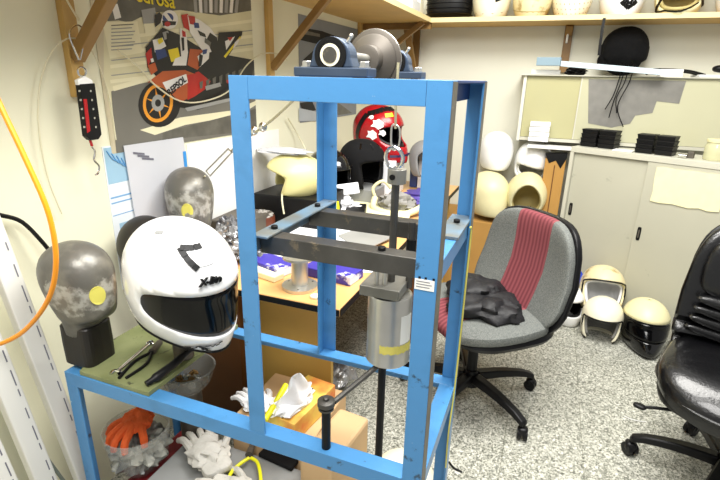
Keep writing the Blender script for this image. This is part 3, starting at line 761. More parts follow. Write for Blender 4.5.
# the white full-face helmet hanging over its stand
def deco_white(t_, pos):
    mb = MB(); strip(pos, mb, [(-14, 66), (-58, 62), (-32, 42)], .014, 1.018); mb.build('top_vent', 'black', t_, local=True, solid=.002)
    mb = MB(); strip(pos, mb, [(-32, 44), (-8, 46)], .002, 1.016); mb.build('groove', 'grey_box', t_, local=True)
    mb = MB(); strip(pos, mb, [(-120, 62), (-108, 68)], .010, 1.016); mb.build('rear_vent', 'grey_box', t_, local=True)
    mb = MB(); strip(pos, mb, [(-48, -55), (-34, -44), (-20, -42), (-10, -38)], .008, 1.02); strip(pos, mb, [(-34, -45), (-22, -54)], .008, 1.02); mb.build('chin_vent', 'black', t_, local=True, solid=.002)
    # side logo lettering bent flat on the brow
    c = Vector((0, 0, .1415)); P = c+(pos(R(-20), 30)-c)*1.02; nrm = (P-c).normalized(); up = (Vector((0, 0, 1))-nrm*nrm.z).normalized(); rt = up.cross(nrm)
    mt = Matrix((rt, up, nrm)).transposed().to_4x4(); mt.translation = P
    text('X-lite', 'logo', 'black', t_, mt, .023, ext=.003, shear=.3, off=.0008)
M('smoke_visor', (5, 5, 6), .12, coat=0); _M['smoke_visor'].node_tree.nodes['Principled BSDF'].inputs['Specular IOR Level'].default_value = .3
wh = helmet('white_helmet', 'glossy white full-face motorcycle helmet with black visor, hung over the green plate', (.272, .15, .822), (R(19), R(-4), R(82)), 'white_gloss', 'full', 1.04, visor=('smoke_visor', 92, 88, -31, 14, .992), inner='black', A=88, e_hi=15, e_lo=-32, p=2.3, chin=.25, deco=deco_white, trim='black')
tag(MB().cyl((.262, .17, .676), (.262, .17, .80), .028).build('helmet_stand', 'iron_grey', smooth=True), 'short grey cylinder on the green plate under the white helmet', 'stand')

# ================================================================== PLATE, TOOLS
PZ = .6605
pl = MB(); pl.prism([at(76, 376, z=PZ+.006), at(145, 398, z=PZ+.006), at(196, 345, z=PZ+.006), at(132, 322, z=PZ+.006)], (0, 0, .008)); 
pl = MB(); pl.prism([(.055, .004, PZ), (.292, .004, PZ), (.292, .386, PZ), (.004, .386, PZ), (.004, .13, PZ)], (0, 0, .013)); tag(pl.build('metal_plate', 'green_plate', bevel=.001), 'olive green painted metal plate lying on the left end of the blue frame', 'plate')
TZ = PZ+.0165
wr = thing('spanner', 'chrome combination spanner on the green plate', 'wrench', at(130, 363, z=TZ))
a, b = at(118, 371, z=TZ), at(148, 345, z=TZ)
MB().cyl(a, b, .0055, n=10).build('shank', 'chrome', wr, smooth=True)
d = (b-a).normalized(); s_ = Vector((-d.y, d.x, 0))
MB().tube([a-d*.016+s_*.010, a-d*.002+s_*.011, a+s_*.002, a-d*.002-s_*.010, a-d*.016-s_*.009], .0045, 8).build('open_jaw', 'chrome', wr, smooth=True)
MB().tube([b+d*.001, b+d*.010+s_*.009, b+d*.020, b+d*.010-s_*.009], .0042, 8, closed=True).build('ring_end', 'chrome', wr, smooth=True)
pr = thing('pliers', 'dark steel pliers with open handles on the green plate', 'pliers', at(140, 362, z=TZ))
j = at(152, 352, z=TZ+.004); jd = at(160, 342, z=TZ+.004)
MB().tube([j, jd], [.011, .009, .006], 8, sub=1).build('jaw', 'iron_grey', pr, smooth=True)
MB().tube([j, at(135, 361, z=TZ+.002), at(119, 378, z=TZ)], .0042, 8).build('handle', 'black', pr, smooth=True)
MB().tube([j, at(146, 364, z=TZ+.002), at(126, 378, z=TZ)], .0042, 8).build('handle', 'black', pr, smooth=True)
tag(MB().tube([at(146, 384, z=TZ+.006), at(158, 376, z=TZ+.012), at(175, 363, z=TZ+.02), at(196, 345, z=TZ+.03)], [.008, .012, .011, .008], 10).build('rubber_handle', 'black', smooth=True), 'black rubber tool handle sticking out under the white helmet', 'tool')

# ================================================================== CABLES ON THE LEFT
def cable(name, label, pts, r, mat, n=8):
    return tag(MB().tube(pts, r, n).build(name, mat, smooth=True), label, 'cable')
cable('air_hose', 'bright orange air hose looping down at the far left', [(-.02, -.12, 2.3), (-.03, -.12, 1.9), at(-22, 55, y=-.10), at(0, 105, y=-.10), at(26, 160, y=-.10), at(49, 215, y=-.10), at(56, 262, y=-.10), at(48, 300, y=-.10), at(25, 330, y=-.10), at(0, 344, y=-.11), at(-30, 352, y=-.12), (-.16, -.3, .62), (-.17, -.7, .45), (-.17, -1.2, .40)], .0055, 'orange')
cable('black_cable', 'black cable running behind the dark grey dummy head', [at(-10, 212, x=-.17), at(0, 215, x=-.17), at(22, 222, x=-.17), at(44, 244, x=-.15), at(60, 265, x=-.15)], .006, 'black')
cable('grey_cable', 'grey green cable hanging along the leaning white pipes', [at(-5, 350, x=-.10), at(10, 385, x=-.10), at(28, 425, x=-.10), at(45, 455, x=-.10), at(66, 484, x=-.10)], .005, 'cable_grey')
cable('white_wire', 'thin stiff off-white wire arching over the wall from the bracket', [at(62, 214, x=-.18), at(48, 178, x=-.18), at(39, 130, x=-.18), at(40, 85, x=-.18), at(52, 52, x=-.17), at(70, 38, x=-.165), at(88, 46, x=-.165), at(100, 68, x=-.17), at(110, 100, x=-.18), at(116, 140, x=-.18)], .0022, 'cable_white', 6)
cable('poster_cable', 'off-white cable swagged across the motorcycle poster', [at(118, 50, x=-.18), at(140, 68, x=-.18), at(155, 85, x=-.18), at(180, 101, x=-.18), at(205, 101, x=-.18), at(230, 90, x=-.18), at(246, 66, x=-.175), at(262, 54, x=-.168), at(278, 54, x=-.168), at(287, 60, x=-.17)], .003, 'cable_white', 6)
cable('wall_lead', 'off-white lead curving down the wall beside the cream helmet shell', [at(288, 118, x=-.18), at(298, 135, x=-.17), at(306, 152, x=-.12), at(302, 168, x=-.08), at(288, 178, x=-.04), at(282, 195, x=0), at(284, 214, x=.02)], .004, 'cable_white', 6)
# tension gauge hanging from the bracket
tg = thing('tension_gauge', 'black spring gauge with a red scale hanging from the wooden bracket', 'gauge', at(85, 110, x=-.13))
gx = -.13
MB().tube([at(63, -8, x=-.155), at(68, 2, x=-.15), at(75, 14, x=-.14), at(79, 20, x=gx)], .0028, 6).build('cord', 'cable_white', tg, smooth=True)
MB().tube([at(79, 60, x=gx), at(70, 38, x=gx), at(71, 29, x=gx), at(77, 25, x=gx), at(83, 29, x=gx), at(84, 40, x=gx), at(80, 60, x=gx)], .0024, 6).build('hook', 'chrome', tg, smooth=True)
MB().tube([at(78, 69, x=gx), at(82, 67, x=gx), at(86, 71, x=gx), at(84, 76, x=gx), at(79, 75, x=gx)], .003, 6, closed=True).build('ring', 'chrome', tg, smooth=True)
def slab(pts, dx, x, name, mat, par, bv=.002):
    return MB().prism([at(u, v, x=x) for u, v in pts], (dx, 0, 0)).build(name, mat, par, bevel=bv)
gb = slab([(75, 84), (90, 83), (97, 134), (94, 139), (86, 140), (82, 136)], .02, gx-.01, 'body', 'black', tg)
slab([(74, 80), (82, 76), (89, 80), (90, 84), (75, 85)], .014, gx-.006, 'top_cap', 'white', tg)
slab([(83, 99), (86.5, 99), (90, 131), (87, 133)], .002, gx+.0105, 'red_scale', 'red', gb, .0003)
for i in range(5):
    for sx in (78.5+i*1.2, 89.5+i*1.3): slab([(sx, 90+i*9), (sx+1.5, 90+i*9), (sx+1.5, 92+i*9), (sx, 92+i*9)], .002, gx+.0105, 'rivet', 'chrome', gb, 0)
MB().tube([at(90, 140, x=gx), at(92, 146, x=gx)], .004, 8, sub=1).build('red_link', 'red', tg, smooth=True)
MB().tube([at(92, 147, x=gx), at(95, 152, x=gx), at(94, 160, x=gx), at(99, 166, x=gx), at(98, 173, x=gx), at(95, 175, x=gx)], .003, 6).build('lower_hook', 'chrome', tg, smooth=True)
# steel cable with turnbuckle
tb = thing('turnbuckle_cable', 'steel cable with an open turnbuckle strung from the taped head up to the frame', 'cable', at(218, 163, x=.1))
P0, P1 = Vector((-.02, .66, .985)), Vector((.52, .30, 1.40))
def cp(u, v):    # the cable hangs in the upright plane through P0 and P1
    n = (P1-P0).cross(Vector((0, 0, 1))); d = at(u, v, z=0)-CAM; return CAM+d*((P0-CAM).dot(n)/d.dot(n))
MB().tube([cp(205, 176), cp(190, 190), cp(176, 204), cp(152, 220)], .0028, 6).build('cable', 'rope', tb, smooth=True)
MB().tube([cp(186, 194), cp(182, 206), cp(168, 218)], .0022, 6).build('cable', 'rope', tb, smooth=True)
MB().tube([cp(232, 150), cp(254, 133), cp(272, 120), cp(296, 98), cp(312, 84)], .0032, 6).build('cable', 'rope', tb, smooth=True)
MB().tube([cp(206, 171), cp(228, 149), cp(232, 152), cp(210, 176)], .003, 6, closed=True, sub=1).build('turnbuckle_body', 'steel', tb, smooth=True)
for u, v in ((254, 131), (263, 127)):
    mb = MB(); q = cp(u, v); mb.superell(q, (.012, .009, .013), 1, 1, 10, 8); mb.build('clamp', 'chrome', tb, smooth=True)
for u, v in ((186, 190), (191, 186), (178, 197)):
    mb = MB(); q = cp(u, v); mb.blob(q, (.012, .009, .01), .4, 6, u); mb.build('clamp', 'chrome', tb, smooth=True)

# ================================================================== LEANING PIPES AND BOX SECTIONS
def pipe(label, u0, v0, x0, u1, v1, x1, wd, dp, off=0):
    a, b = at(u0, v0, x=x0), at(u1, v1, x=x1)
    t_ = thing('cable_trunking', label, 'trunking', (b.x, b.y, 0))
    d = (b-a); k = b.z/(a.z-b.z); b2 = b+d*k*.98; b2.z = max(b2.z, .004); a2 = a-d*.15
    s_ = Vector((0, 1, 0))*wd/2; n = Vector((1, 0, 0))*dp/2
    MB().prism([a2-s_-n, a2+s_-n, a2+s_+n, a2-s_+n], b2-a2).build('body', 'pipe_white', t_, bevel=.004)
    for i in range(16):
        f0 = .10+i*.055; q = a2+(b2-a2)*f0; r_ = a2+(b2-a2)*(f0+.02+.012*(i % 3)); y_ = s_*.5; e = n*1.03
        MB().prism([q+e+y_, r_+e+y_, r_+e+y_*1.22, q+e+y_*1.22], (.0006, 0, 0)).build('printed_mark', 'ink_grey', t_)
pipe('white plastic trunking leaning on the wall, nearest to the dummy head', -4, 245, -.13, 84, 475, -.08, .055, .03)
pipe('white plastic trunking leaning on the wall, middle of the three', -44, 262, -.13, 44, 480, -.07, .055, .03)
pipe('white plastic trunking leaning on the wall, leftmost of the three', -80, 300, -.12, 2, 480, -.06, .055, .03)

# ================================================================== DESK AND WHAT STANDS ON IT
dk = thing('desk', 'light wood desk with a brown side panel along the left wall behind the frame', 'desk', (.2, 1.4, 0))
DZ = .74
MB().span((WX+.003, .495, DZ-.028), (.6, 2.55, DZ)).build('desk_top', 'desk_top', dk, bevel=.004)
MB().span((.6005, .50, DZ-.026), (.603, 2.55, DZ-.002)).build('edge_band', 'black', dk)
MB().span((WX+.003, .4925, DZ-.024), (.6, .4948, DZ-.003)).build('edge_band', 'black', dk)
MB().span((-.18, .64, .06), (.505, .66, DZ-.029)).build('end_panel', 'ply', dk)
MB().span((-.18, .57, .02), (.16, .636, .70)).build('drawer_front', 'brown_panel', dk, bevel=.003)
MB().span((-.18, 2.46, 0), (.56, 2.48, DZ-.029)).build('end_panel', 'ply', dk)
MB().span((-.19, .66, .3), (-.175, 2.46, DZ-.029)).build('back_panel', 'brown_panel', dk)
def on_desk(u, v, dz=0): return at(u, v, z=DZ+.0008+dz)
# flanged spool
c = on_desk(300, 287)
sl = thing('metal_spool', 'turned steel spool with round flanges near the desk edge', 'spool', c)
mb = MB(); mb.lathe([(.062, 0), (.062, .011), (.029, .013), (.029, .108), (.058, .11), (.058, .118), (.01, .1185)], 36, Matrix.Translation(c)); mb.build('body', 'steel', sl, smooth=True)
for a in (0, 2.1, 4.2):
    MB().cyl(c+Vector((.048*math.cos(a-1.2), .048*math.sin(a-1.2), .0105)), c+Vector((.048*math.cos(a-1.2), .048*math.sin(a-1.2), .012)), .004).build('hole', 'black', sl)
def flatbox(name, label, cat, c, d, rz, mat, bv=.003, group=None, tilt=0):
    c = Vector(c); mb = MB(); mb.box((0, 0, d[2]/2), d, rotm(c, (tilt, 0, rz))); return tag(mb.build(name, mat, bevel=bv), label, cat, group)
flatbox('purple_carton', 'flat purple and white printed carton lying beside the steel spool', 'box', on_desk(270, 268), (.2, .1, .035), -.3, 'purple')
flatbox('purple_carton', 'purple printed carton between the spool and the rear left post', 'box', on_desk(333, 276), (.2, .10, .035), -.12, 'purple')
flatbox('card_tray', 'small cream card tray in front of the foil bags', 'box', on_desk(282, 272)+Vector((-.03, -.06, 0)), (.13, .05, .022), -.25, 'yellow_sheet')
flatbox('paper_sheet', 'white paper sheet on the desk behind the spool', 'paper', on_desk(350, 262)+Vector((0, 0, .0)), (.30, .22, .002), .4, 'paper', 0)
mb = MB(); mb.lathe([(.018, 0), (.018, .006), (.013, .008)], 16, Matrix.Translation(on_desk(309, 293, 0)+Vector((.035, -.02, 0)))); tag(mb.build('bottle_cap', 'cream_light', smooth=True), 'cream bottle cap beside the steel spool', 'cap')
# papers in the middle
def sheet_px(name, label, pts, z0, th, mat, cat='paper', kind_z=None):
    mb = MB(); mb.prism([at(u, v, z=z0) for u, v in pts], (0, 0, th)); return tag(mb.build(name, mat), label, cat)
sheet_px('paper_stack', 'stack of white papers under the frame crossbar', [(255, 262), (290, 198), (345, 215), (378, 238), (362, 256), (300, 262)], DZ+.001, .012, 'paper')
sheet_px('manila_folder', 'cream folder lying behind the white papers', [(297, 196), (300, 190), (412, 210), (408, 222), (320, 212)], DZ+.02, .006, 'yellow_sheet')
sheet_px('magazine', 'open printed magazine at the right of the desk papers', [(338, 236), (366, 226), (392, 238), (362, 252)], DZ+.014, .004, 'p_grey', 'magazine')
# foil bags
for i, (u, v, r_, lb) in enumerate(((243, 262, (.075, .07, .05), 'crumpled clear foil bag beside the front left post'), (266, 256, (.06, .05, .035), 'crumpled silver foil wrap behind the cream tray'), (226, 250, (.06, .06, .07), 'crumpled foil bag behind the white helmet'))):
    mb = MB(); mb.blob(on_desk(u, v)+Vector((0, .04, r_[2]*.8)), r_, .3, 8, i+3, False, 48); tag(mb.build('foil_bag', 'foil', smooth=True), lb, 'bag')
# tin with grit
c = on_desk(263, 232)
jr = thing('specimen_jar', 'squat brown jar topped with grey grit on the desk', 'jar', c)
MB().lathe([(.055, 0), (.058, .01), (.058, .075), (.054, .082)], 28, Matrix.Translation(c)).build('body', 'jar_brown', jr, smooth=True)
mb = MB(); mb.blob(c+Vector((0, 0, .085)), (.052, .052, .018), .12, 6, 2, False); mb.build('grit', 'grit', jr, smooth=True)
flatbox('yellow_pad', 'yellow note pad under the brown jar', 'notepad', on_desk(264, 236)+Vector((.04, -.03, 0)), (.16, .05, .02), -.1, 'yellow')
# black case behind with cream shell on top
c = at(255, 214, z=DZ); flatbox('equipment_case', 'black equipment case on the desk by the wall under the cream shell', 'case', (.01, 1.335, DZ+.001), (.36, .30, .15), .0, 'black', .006)
flatbox('grey_unit', 'low grey metal unit between the two left dummy heads and the case', 'case', (-.09, .98, DZ+.001), (.18, .24, .10), .05, 'iron_grey', .006)
M('shell_cream2', (222, 214, 150), .4, var=.06)
helmet('helmet_shell', 'cream open-face helmet shell lying on the black equipment case', (.0, 1.30, DZ+.157), (R(-6), R(8), R(-50)), 'shell_cream2', 'open', (1.0, 1.0, .68), inner=None, A=60, e_hi=10, trim=None)
mb = MB(); mb.blob((-.05, 1.30, DZ+.155+.195), (.13, .08, .012), .3, 6, 4, False); tag(mb.build('plastic_film', 'sheet_pale', smooth=True), 'crumpled clear plastic film on top of the cream helmet shell', 'film')
# black helmets, red helmet
helmet('black_helmet', 'glossy black helmet with clear visor on the desk, left of the matte black one', (.05, 1.60, DZ+.06), (0, 0, R(60)), 'black_gloss', 'full', 1.0, visor=('black_gloss', 70, -30, 26, 16, 1.01), inner='black', trim='cream_light')
def deco_slots(t_, pos):
    mb = MB()
    for a in (-60, -20, 20, 60): strip(pos, mb, [(a, 58), (a, 40)], .010, 1.012)
    mb.build('vent_slots', 'black_gloss', t_, local=True)
helmet('black_helmet', 'matte black cycle style helmet in front of the red racing helmet', (.16, 1.81, DZ+.10), (0, 0, R(70)), 'black_matte', 'open', 1.0, inner='black', A=60, e_hi=10, deco=deco_slots)
def deco_red(t_, pos):
    mb = MB(); 
    for a, e, r in ((-62, 20, 16), (-72, -4, 13), (-50, 2, 9), (-80, 34, 8)):
        on_shell(pos, mb, [(a+r*math.cos(q*PI/5)*(.8+.3*math.sin(q*2.3)), e+r*.8*math.sin(q*PI/5)*(.8+.2*math.cos(q*3.1))) for q in range(10)], 1.02)
    mb.build('white_flame_print', 'white', t_, local=True)
    mb = MB(); strip(pos, mb, [(-44, 42), (-18, 46)], .022, 1.022); mb.build('yellow_flash', 'yellow', t_, local=True)
    mb = MB(); strip(pos, mb, [(30, 64), (-40, 64), (-95, 40), (-110, -10), (-100, -50)], .035, 1.014); mb.build('black_band', 'black', t_, local=True)
    mb = MB(); strip(pos, mb, [(-40, -44), (0, -38), (40, -44)], .03, 1.02); mb.build('chin_print', 'p_blue', t_, local=True)
helmet('racing_helmet', 'red and black racing helmet with white and yellow graphics, by the wall', (.14, 2.10, DZ+.235), (R(5), 0, R(72)), 'red', 'full', 1.15, inner='black', A=58, e_hi=18, e_lo=-22, chin=.4, deco=deco_red)
flatbox('carton', 'plain white carton under the red racing helmet', 'box', (.16, 2.1, DZ+.001), (.28, .3, .23), .1, 'paper')
flatbox('thick_manual', 'thick dark manual under the glossy black helmet', 'book', (.05, 1.60, DZ+.001), (.2, .2, .055), .1, 'iron_grey')
flatbox('grey_carton', 'low grey carton under the matte black helmet', 'box', (.16, 1.82, DZ+.001), (.22, .18, .096), 0, 'grey_box')
# cream liner with goggles, purple cloth, grey visor, paper bag
c = on_desk(397, 213)
gg = thing('goggle_liner', 'cream helmet liner frame with grey foam in the middle of the desk', 'helmet liner', c)
MB().tube([c+Vector((-.13, 0, .07)), c+Vector((-.12, -.05, .03)), c+Vector((-.05, -.09, .02)), c+Vector((.06, -.08, .02)), c+Vector((.12, -.02, .04)), c+Vector((.14, .03, .06))], .018, 10).build('frame', 'cream', gg, smooth=True)
mb = MB(); mb.blob(c+Vector((-.01, .02, .05)), (.10, .07, .06), .3, 7, 3); mb.build('foam', 'foam_grey', gg, smooth=True)
MB().tube([c+Vector((-.13, .02, .06)), c+Vector((-.15, .02, .12)), c+Vector((-.10, .04, .16)), c+Vector((-.06, .06, .12))], .009, 8).build('strap_loop', 'cream', gg, smooth=True)
mb = MB(); mb.blob((.48, 1.92, DZ+.045), (.10, .14, .04), .25, 6, 9); tag(mb.build('purple_cloth', 'violet', smooth=True), 'folded purple cloth behind the cream liner frame', 'cloth')
helmet('grey_visor_shell', 'grey half shell standing behind the steel rope shackle', (.42, 2.3, DZ+.10), (0, 0, R(60)), 'grey_box', 'open', .85, inner=None, A=85, e_hi=30)
mb = MB(); mb.blob((.17, 1.50, DZ+.05), (.09, .06, .05), .3, 5, 12, False); tag(mb.build('white_paper_wad', 'tissue'), 'crumpled white paper in front of the black helmets', 'paper')
mb = MB(); mb.prism([(.02, 1.33, DZ+.10), (.25, 1.55, DZ+.12), (.22, 1.60, DZ+.16), (.0, 1.40, DZ+.14)], (0, 0, .006)); tag(mb.build('paper_sheet', 'paper'), 'white paper sheet propped on the black clutter', 'paper')
flatbox('black_drive', 'small black box with a silver front among the desk clutter', 'box', (.26, 1.48, DZ+.001), (.10, .16, .06), .3, 'black')
flatbox('black_drive', 'flat black box under the cream liner frame', 'box', (.33, 1.60, DZ+.001), (.14, .10, .02), -.15, 'plastic_black')
mk = thing('yellow_marker', 'short yellow capped tool standing left of the goggle liner', 'marker', (.21, 1.36, DZ))
MB().cyl((.21, 1.36, DZ+.001), (.205, 1.36, DZ+.07), .012).build('grip', 'black', mk, smooth=True)
MB().cyl((.205, 1.36, DZ+.071), (.20, 1.36, DZ+.11), .014).build('cap', 'yellow', mk, smooth=True)
# books and files at the far end of the desk
fx = .30
for i, (wd, h_, mt, lb) in enumerate(((.05, .26, 'p_blue', 'dark blue ring binder at the back of the desk'), (.045, .24, 'paper', 'white binder at the back of the desk'), (.05, .25, 'pen_green', 'green box file at the back of the desk'), (.04, .26, 'paper', 'white box file at the right end of the binder row'))):
    fx += wd/2; flatbox('binder', lb, 'binder', (fx, 2.45, DZ+.001), (wd, .2, h_), 0, mt); fx += wd/2+.004
mb = MB(); mb.blob((.50, 2.22, DZ+.12), (.07, .08, .12), .35, 8, 6, True); tag(mb.build('foil_bag', 'foil'), 'tall crumpled silver bag seen between the right posts', 'bag')
# things under the desk
MB().span((.34, 1.02, .56), (.585, 1.45, DZ-.029)).build('drawer', 'cream_light', dk, bevel=.003)
flatbox('small_brown_box', 'dark brown box on the floor under the desk', 'box', (.50, 1.75, .0), (.22, .3, .3), .05, 'brown_panel')
mb = MB(); mb.blob((.30, 1.05, .09), (.12, .10, .09), .3, 6, 5); tag(mb.build('plastic_bag', 'foil'), 'crumpled plastic bag of parts on the floor under the desk edge', 'bag')

# ================================================================== CLUTTER UNDER THE FRAME
def pbox(name, label, cat, a, b, mat, bv=.003, rz=0, lid=None):
    a = Vector(a); b = Vector(b); c = (a+b)/2; d = b-a
    t_ = thing(name, label, cat, (c.x, c.y, a.z), (0, 0, rz))
    MB().box((0, 0, d.z/2), d).build('body', mat, t_, local=True, bevel=bv)
    if lid: MB().box((0, 0, d.z+.004), (d.x+.006, d.y+.006, .012)).build('lid', lid, t_, local=True, bevel=bv)
    return t_
pbox('red_toolbox', 'dark red box at the lower left under the bag of gloves', 'box', (.045, .045, .0), (.14, .345, .20), 'red_box', .006, 0, 'red_box')
pbox('grey_case', 'flat grey metal case under the frame carrying white gloves', 'case', (.145, .03, .0), (.60, .30, .25), 'grey_box', .006, 0, 'grey_box')
gbn = thing('glove_bag', 'clear plastic bag bulging with grey work gloves on the red box', 'bag', (.045, .15, .216))
mb = MB(); mb.blob((.045, .16, .29), (.08, .08, .072), .3, 8, 3, False, 48); mb.build('grey_contents', 'plastic_bag', gbn, smooth=True)
MB().lathe([(.06, 0), (.088, .05), (.098, .12), (.10, .15), (.097, .15), (.095, .12)], 28, Matrix.Translation((.045, .16, .22)), cap=False).build('clear_tub', 'glass_clear', gbn, smooth=True)
og = thing('orange_glove', 'orange rubber glove with fingers hanging over the grey gloves', 'glove', (.04, .15, .37))
mb = MB(); mb.blob((.045, .17, .385), (.045, .05, .028), .2, 6, 2)
mb.build('palm', 'orange_glove', og, smooth=True)
for i, (dx, dy, ln) in enumerate(((-.055, -.02, .0), (-.032, -.045, 0), (-.005, -.058, 0), (.022, -.055, 0), (.045, -.02, 0))):
    c0 = Vector((.045+dx*.5, .165+dy*.4, .39)); c1 = Vector((.045+dx*1.2, .16+dy*1.25, .37)); c2 = c1+Vector((dx*.3, -.012, -.03))
    MB().tube([c0, c1, c2], [.013, .012, .010], 8).build('finger', 'orange_glove', og, smooth=True)
bw = thing('glass_bowl', 'round smoky glass bowl of metal bits behind the front rail', 'bowl', (.17, .33, .42))
c = Vector((.135, .31, .44))
MB().lathe([(.05, 0), (.075, .03), (.088, .075), (.092, .08), (.086, .082), (.08, .07), (.066, .03), (.045, .008)], 32, Matrix.Translation(c), cap=False).build('bowl', 'glass_smoke', bw, smooth=True)
for i in range(9):
    a = i*2.4; r_ = .012+.005*i; MB().blob(c+Vector((r_*math.cos(a), r_*math.sin(a), .03)), (.013, .011, .01), .4, 5, i).build('metal_bit', 'steel' if i % 2 else 'wood_dark', bw, smooth=True)
pbox('carton', 'tall cardboard carton under the glass bowl', 'box', (.05, .26, 0.0), (.27, .38, .438), 'card_brown') if False else None
tag(MB().cyl((.135, .31, .256), (.135, .31, .439), .04).build('metal_can', 'iron_grey', smooth=True), 'grey can under the glass bowl', 'can')
def crumple(name, label, cat, parts, mat, seed=1):
    mb = MB()
    for i, (c, r_) in enumerate(parts): mb.blob(c, r_, .45, 7, seed+i, True, 32)
    return tag(mb.build(name, mat, smooth=True), label, cat)
def glove(label, loc, rz, mat='glove', sc=1):
    t_ = thing('work_glove', label, 'glove', loc, (0, 0, rz), sc, 'white cotton gloves')
    mb = MB(); mb.blob((0, 0, .022), (.058, .075, .024), .3, 5, rz*10, False, 32); mb.build('palm', mat, t_, smooth=True, local=True)
    for i in range(4):
        x = -.036+i*.024; MB().tube([(x, .045, .02), (x*1.15, .09, .026), (x*1.2+.008*(i-1), .12+(.012 if i in (1, 2) else 0), .012)], [.0125, .0115, .0095], 8).build('finger', mat, t_, smooth=True, local=True)
    MB().tube([(.045, -.01, .02), (.075, .02, .022), (.085, .05, .014)], [.013, .012, .010], 8).build('thumb', mat, t_, smooth=True, local=True)
    MB().superell((0, -.075, .02), (.045, .03, .018), .5, .6, 20, 8).build('cuff', mat, t_, smooth=True, local=True)
glove('white cotton glove lying on the grey case, fingers to the left', at(208, 458, z=.275), R(60))
glove('white cotton glove on the grey case beside the yellow pliers', (.43, .13, .262), R(100))
glove('white glove draped behind the front rail left of the front left post', (.345, .40, .362), R(70), 'tissue', .8)
yz = .285
yp = thing('pliers', 'steel pliers with bright yellow handles on the grey case', 'pliers', at(250, 455, z=.262))
MB().tube([at(254, 440, z=yz), at(249, 455, z=yz)], [.008, .013], 8, sub=1).build('jaw', 'iron_grey', yp, smooth=True)
MB().tube([at(249, 458, z=yz), at(240, 464, z=yz), at(231, 473, z=yz), at(226, 486, z=yz)], .0055, 8).build('handle', 'yellow', yp, smooth=True)
MB().tube([at(251, 458, z=yz), at(257, 462, z=yz), at(260, 472, z=yz), at(261, 484, z=yz)], .0055, 8).build('handle', 'yellow', yp, smooth=True)
flatbox('black_pad', 'flat black pad on the grey case behind the front rail', 'pad', at(282, 456, z=.263), (.13, .08, .014), -.1, 'black_matte')
lbx = pbox('white_carton', 'small white carton with blue print at the bottom edge of the case', 'box', (.44, -.06, .0), (.56, .025, .30), 'white_matte')
for i in range(3): MB().box((-.01, 0, .3006), (.07-.015*i, .006, .001), rotm((0, -.02+.016*i, 0))).build('print', 'bluecloth', lbx, local=True)
pbox('cardboard_box', 'tan cardboard box standing behind the front rail by the tissue box', 'box', (.605, .22, .0), (.715, .46, .40), 'card', .012, R(-6))
pbox('cardboard_box', 'cardboard box under the tissue box', 'box', (.29, .32, .0), (.585, .60, .36), 'card', .004, R(0)) if True else None
tbx = thing('tissue_box', 'orange and yellow tissue box with a white tissue pulled up', 'tissue box', (.50, .42, .362), (0, 0, R(-8)))
def grad_box():
    mt = M('tissue_print', (240, 206, 96), .5, scale=9, col2=(226, 84, 48), thr=.62, mixw=.12); return mt
MB().box((0, 0, .035), (.115, .235, .07)).build('body', grad_box(), tbx, local=True, bevel=.002)
mb = MB()
def tis(p):
    k = max(0, p.z)/.075; return (p.x*(1-.75*k)+.02*k+.006*math.sin(p.z*90+p.y*60), p.y*(1-.6*k)-.01*k+.008*math.sin(p.x*80), p.z*(1+.5*math.cos(p.x*40)))
mb.superell((-.005, -.035, .078), (.045, .075, .08), 1, 1, 40, 24, tis)
mb.blob((-.01, -.04, .085), (.048, .09, .022), .3, 5, 3); mb.build('tissue', 'tissue', tbx, local=True, smooth=True)
tag(MB().tube([at(265, 420, z=.44), at(273, 407, z=.455), at(286, 385, z=.475)], .0095, 10).build('yellow_tube', 'yellow', smooth=True), 'yellow highlighter tube leaning at the left of the tissue box', 'marker')
helmet('cream_helmet', 'cream helmet with black strap under the front right corner of the frame', (.848, .45, .004), (0, 0, R(10)), 'cream_light', 'open', .98, inner='black', A=60, e_hi=12, trim='black')

# ================================================================== CABINETS AGAINST THE BACK
# low grey steel cabinet, standing at an angle
ca = math.atan2(2.282-2.621, 1.995-1.279)
cb_ = thing('steel_cabinet', 'low grey steel cabinet with two sliding doors standing by the back wall', 'cabinet', (1.279, 2.621, 0), (0, 0, ca))
CH, CW, CDp = 1.05, .92, .30
MB().span((.0, .018, CH-.03), (CW, CDp, CH)).span((0, 0, CH-.034), (CW, .0175, CH)).build('top', 'cab_edge', cb_, local=True, bevel=.002)
m_ = MB(); m_.span((0, 0, 0), (.022, CDp, CH-.035)); m_.span((CW-.022, 0, 0), (CW, CDp, CH-.035)); m_.span((.022, 0, 0), (CW-.022, CDp, .05)); m_.span((.022, CDp-.01, .05), (CW-.022, CDp, CH-.035)); m_.build('body', 'cab_edge', cb_, local=True)
d1_ = MB().span((.024, .020, .052), (.47, .032, CH-.036)).build('sliding_door', 'cab_grey', cb_, local=True, bevel=.001)
d2_ = MB().span((.455, .004, .052), (CW-.024, .016, CH-.036)).build('sliding_door', 'cab_grey', cb_, local=True, bevel=.001)
def cab_handle(par, x, y, z):
    MB().superell((x, y, z), (.011, .003, .042), .4, .4, 16, 10).build('handle', 'black', par, local=True)
    MB().superell((x, y-.003, z), (.0045, .002, .026), .5, .5, 12, 8).build('handle_slot', 'iron_grey', bpy.data.objects[par.name].parent and par, local=True)
WM[cb_.name]
cab_handle(d1_, .052, .019, .645); cab_handle(d2_, .485, .003, .585)
ys = MB()
pts = [(.505, 1.0), (.545, 1.004), (.60, .999), (.68, 1.003), (.74, 1.0), (.80, 1.003), (.845, 1.0), (.843, .93), (.846, .87), (.842, .806), (.79, .80), (.75, .808), (.70, .798), (.62, .806), (.56, .80), (.507, .803), (.511, .86), (.505, .93)]
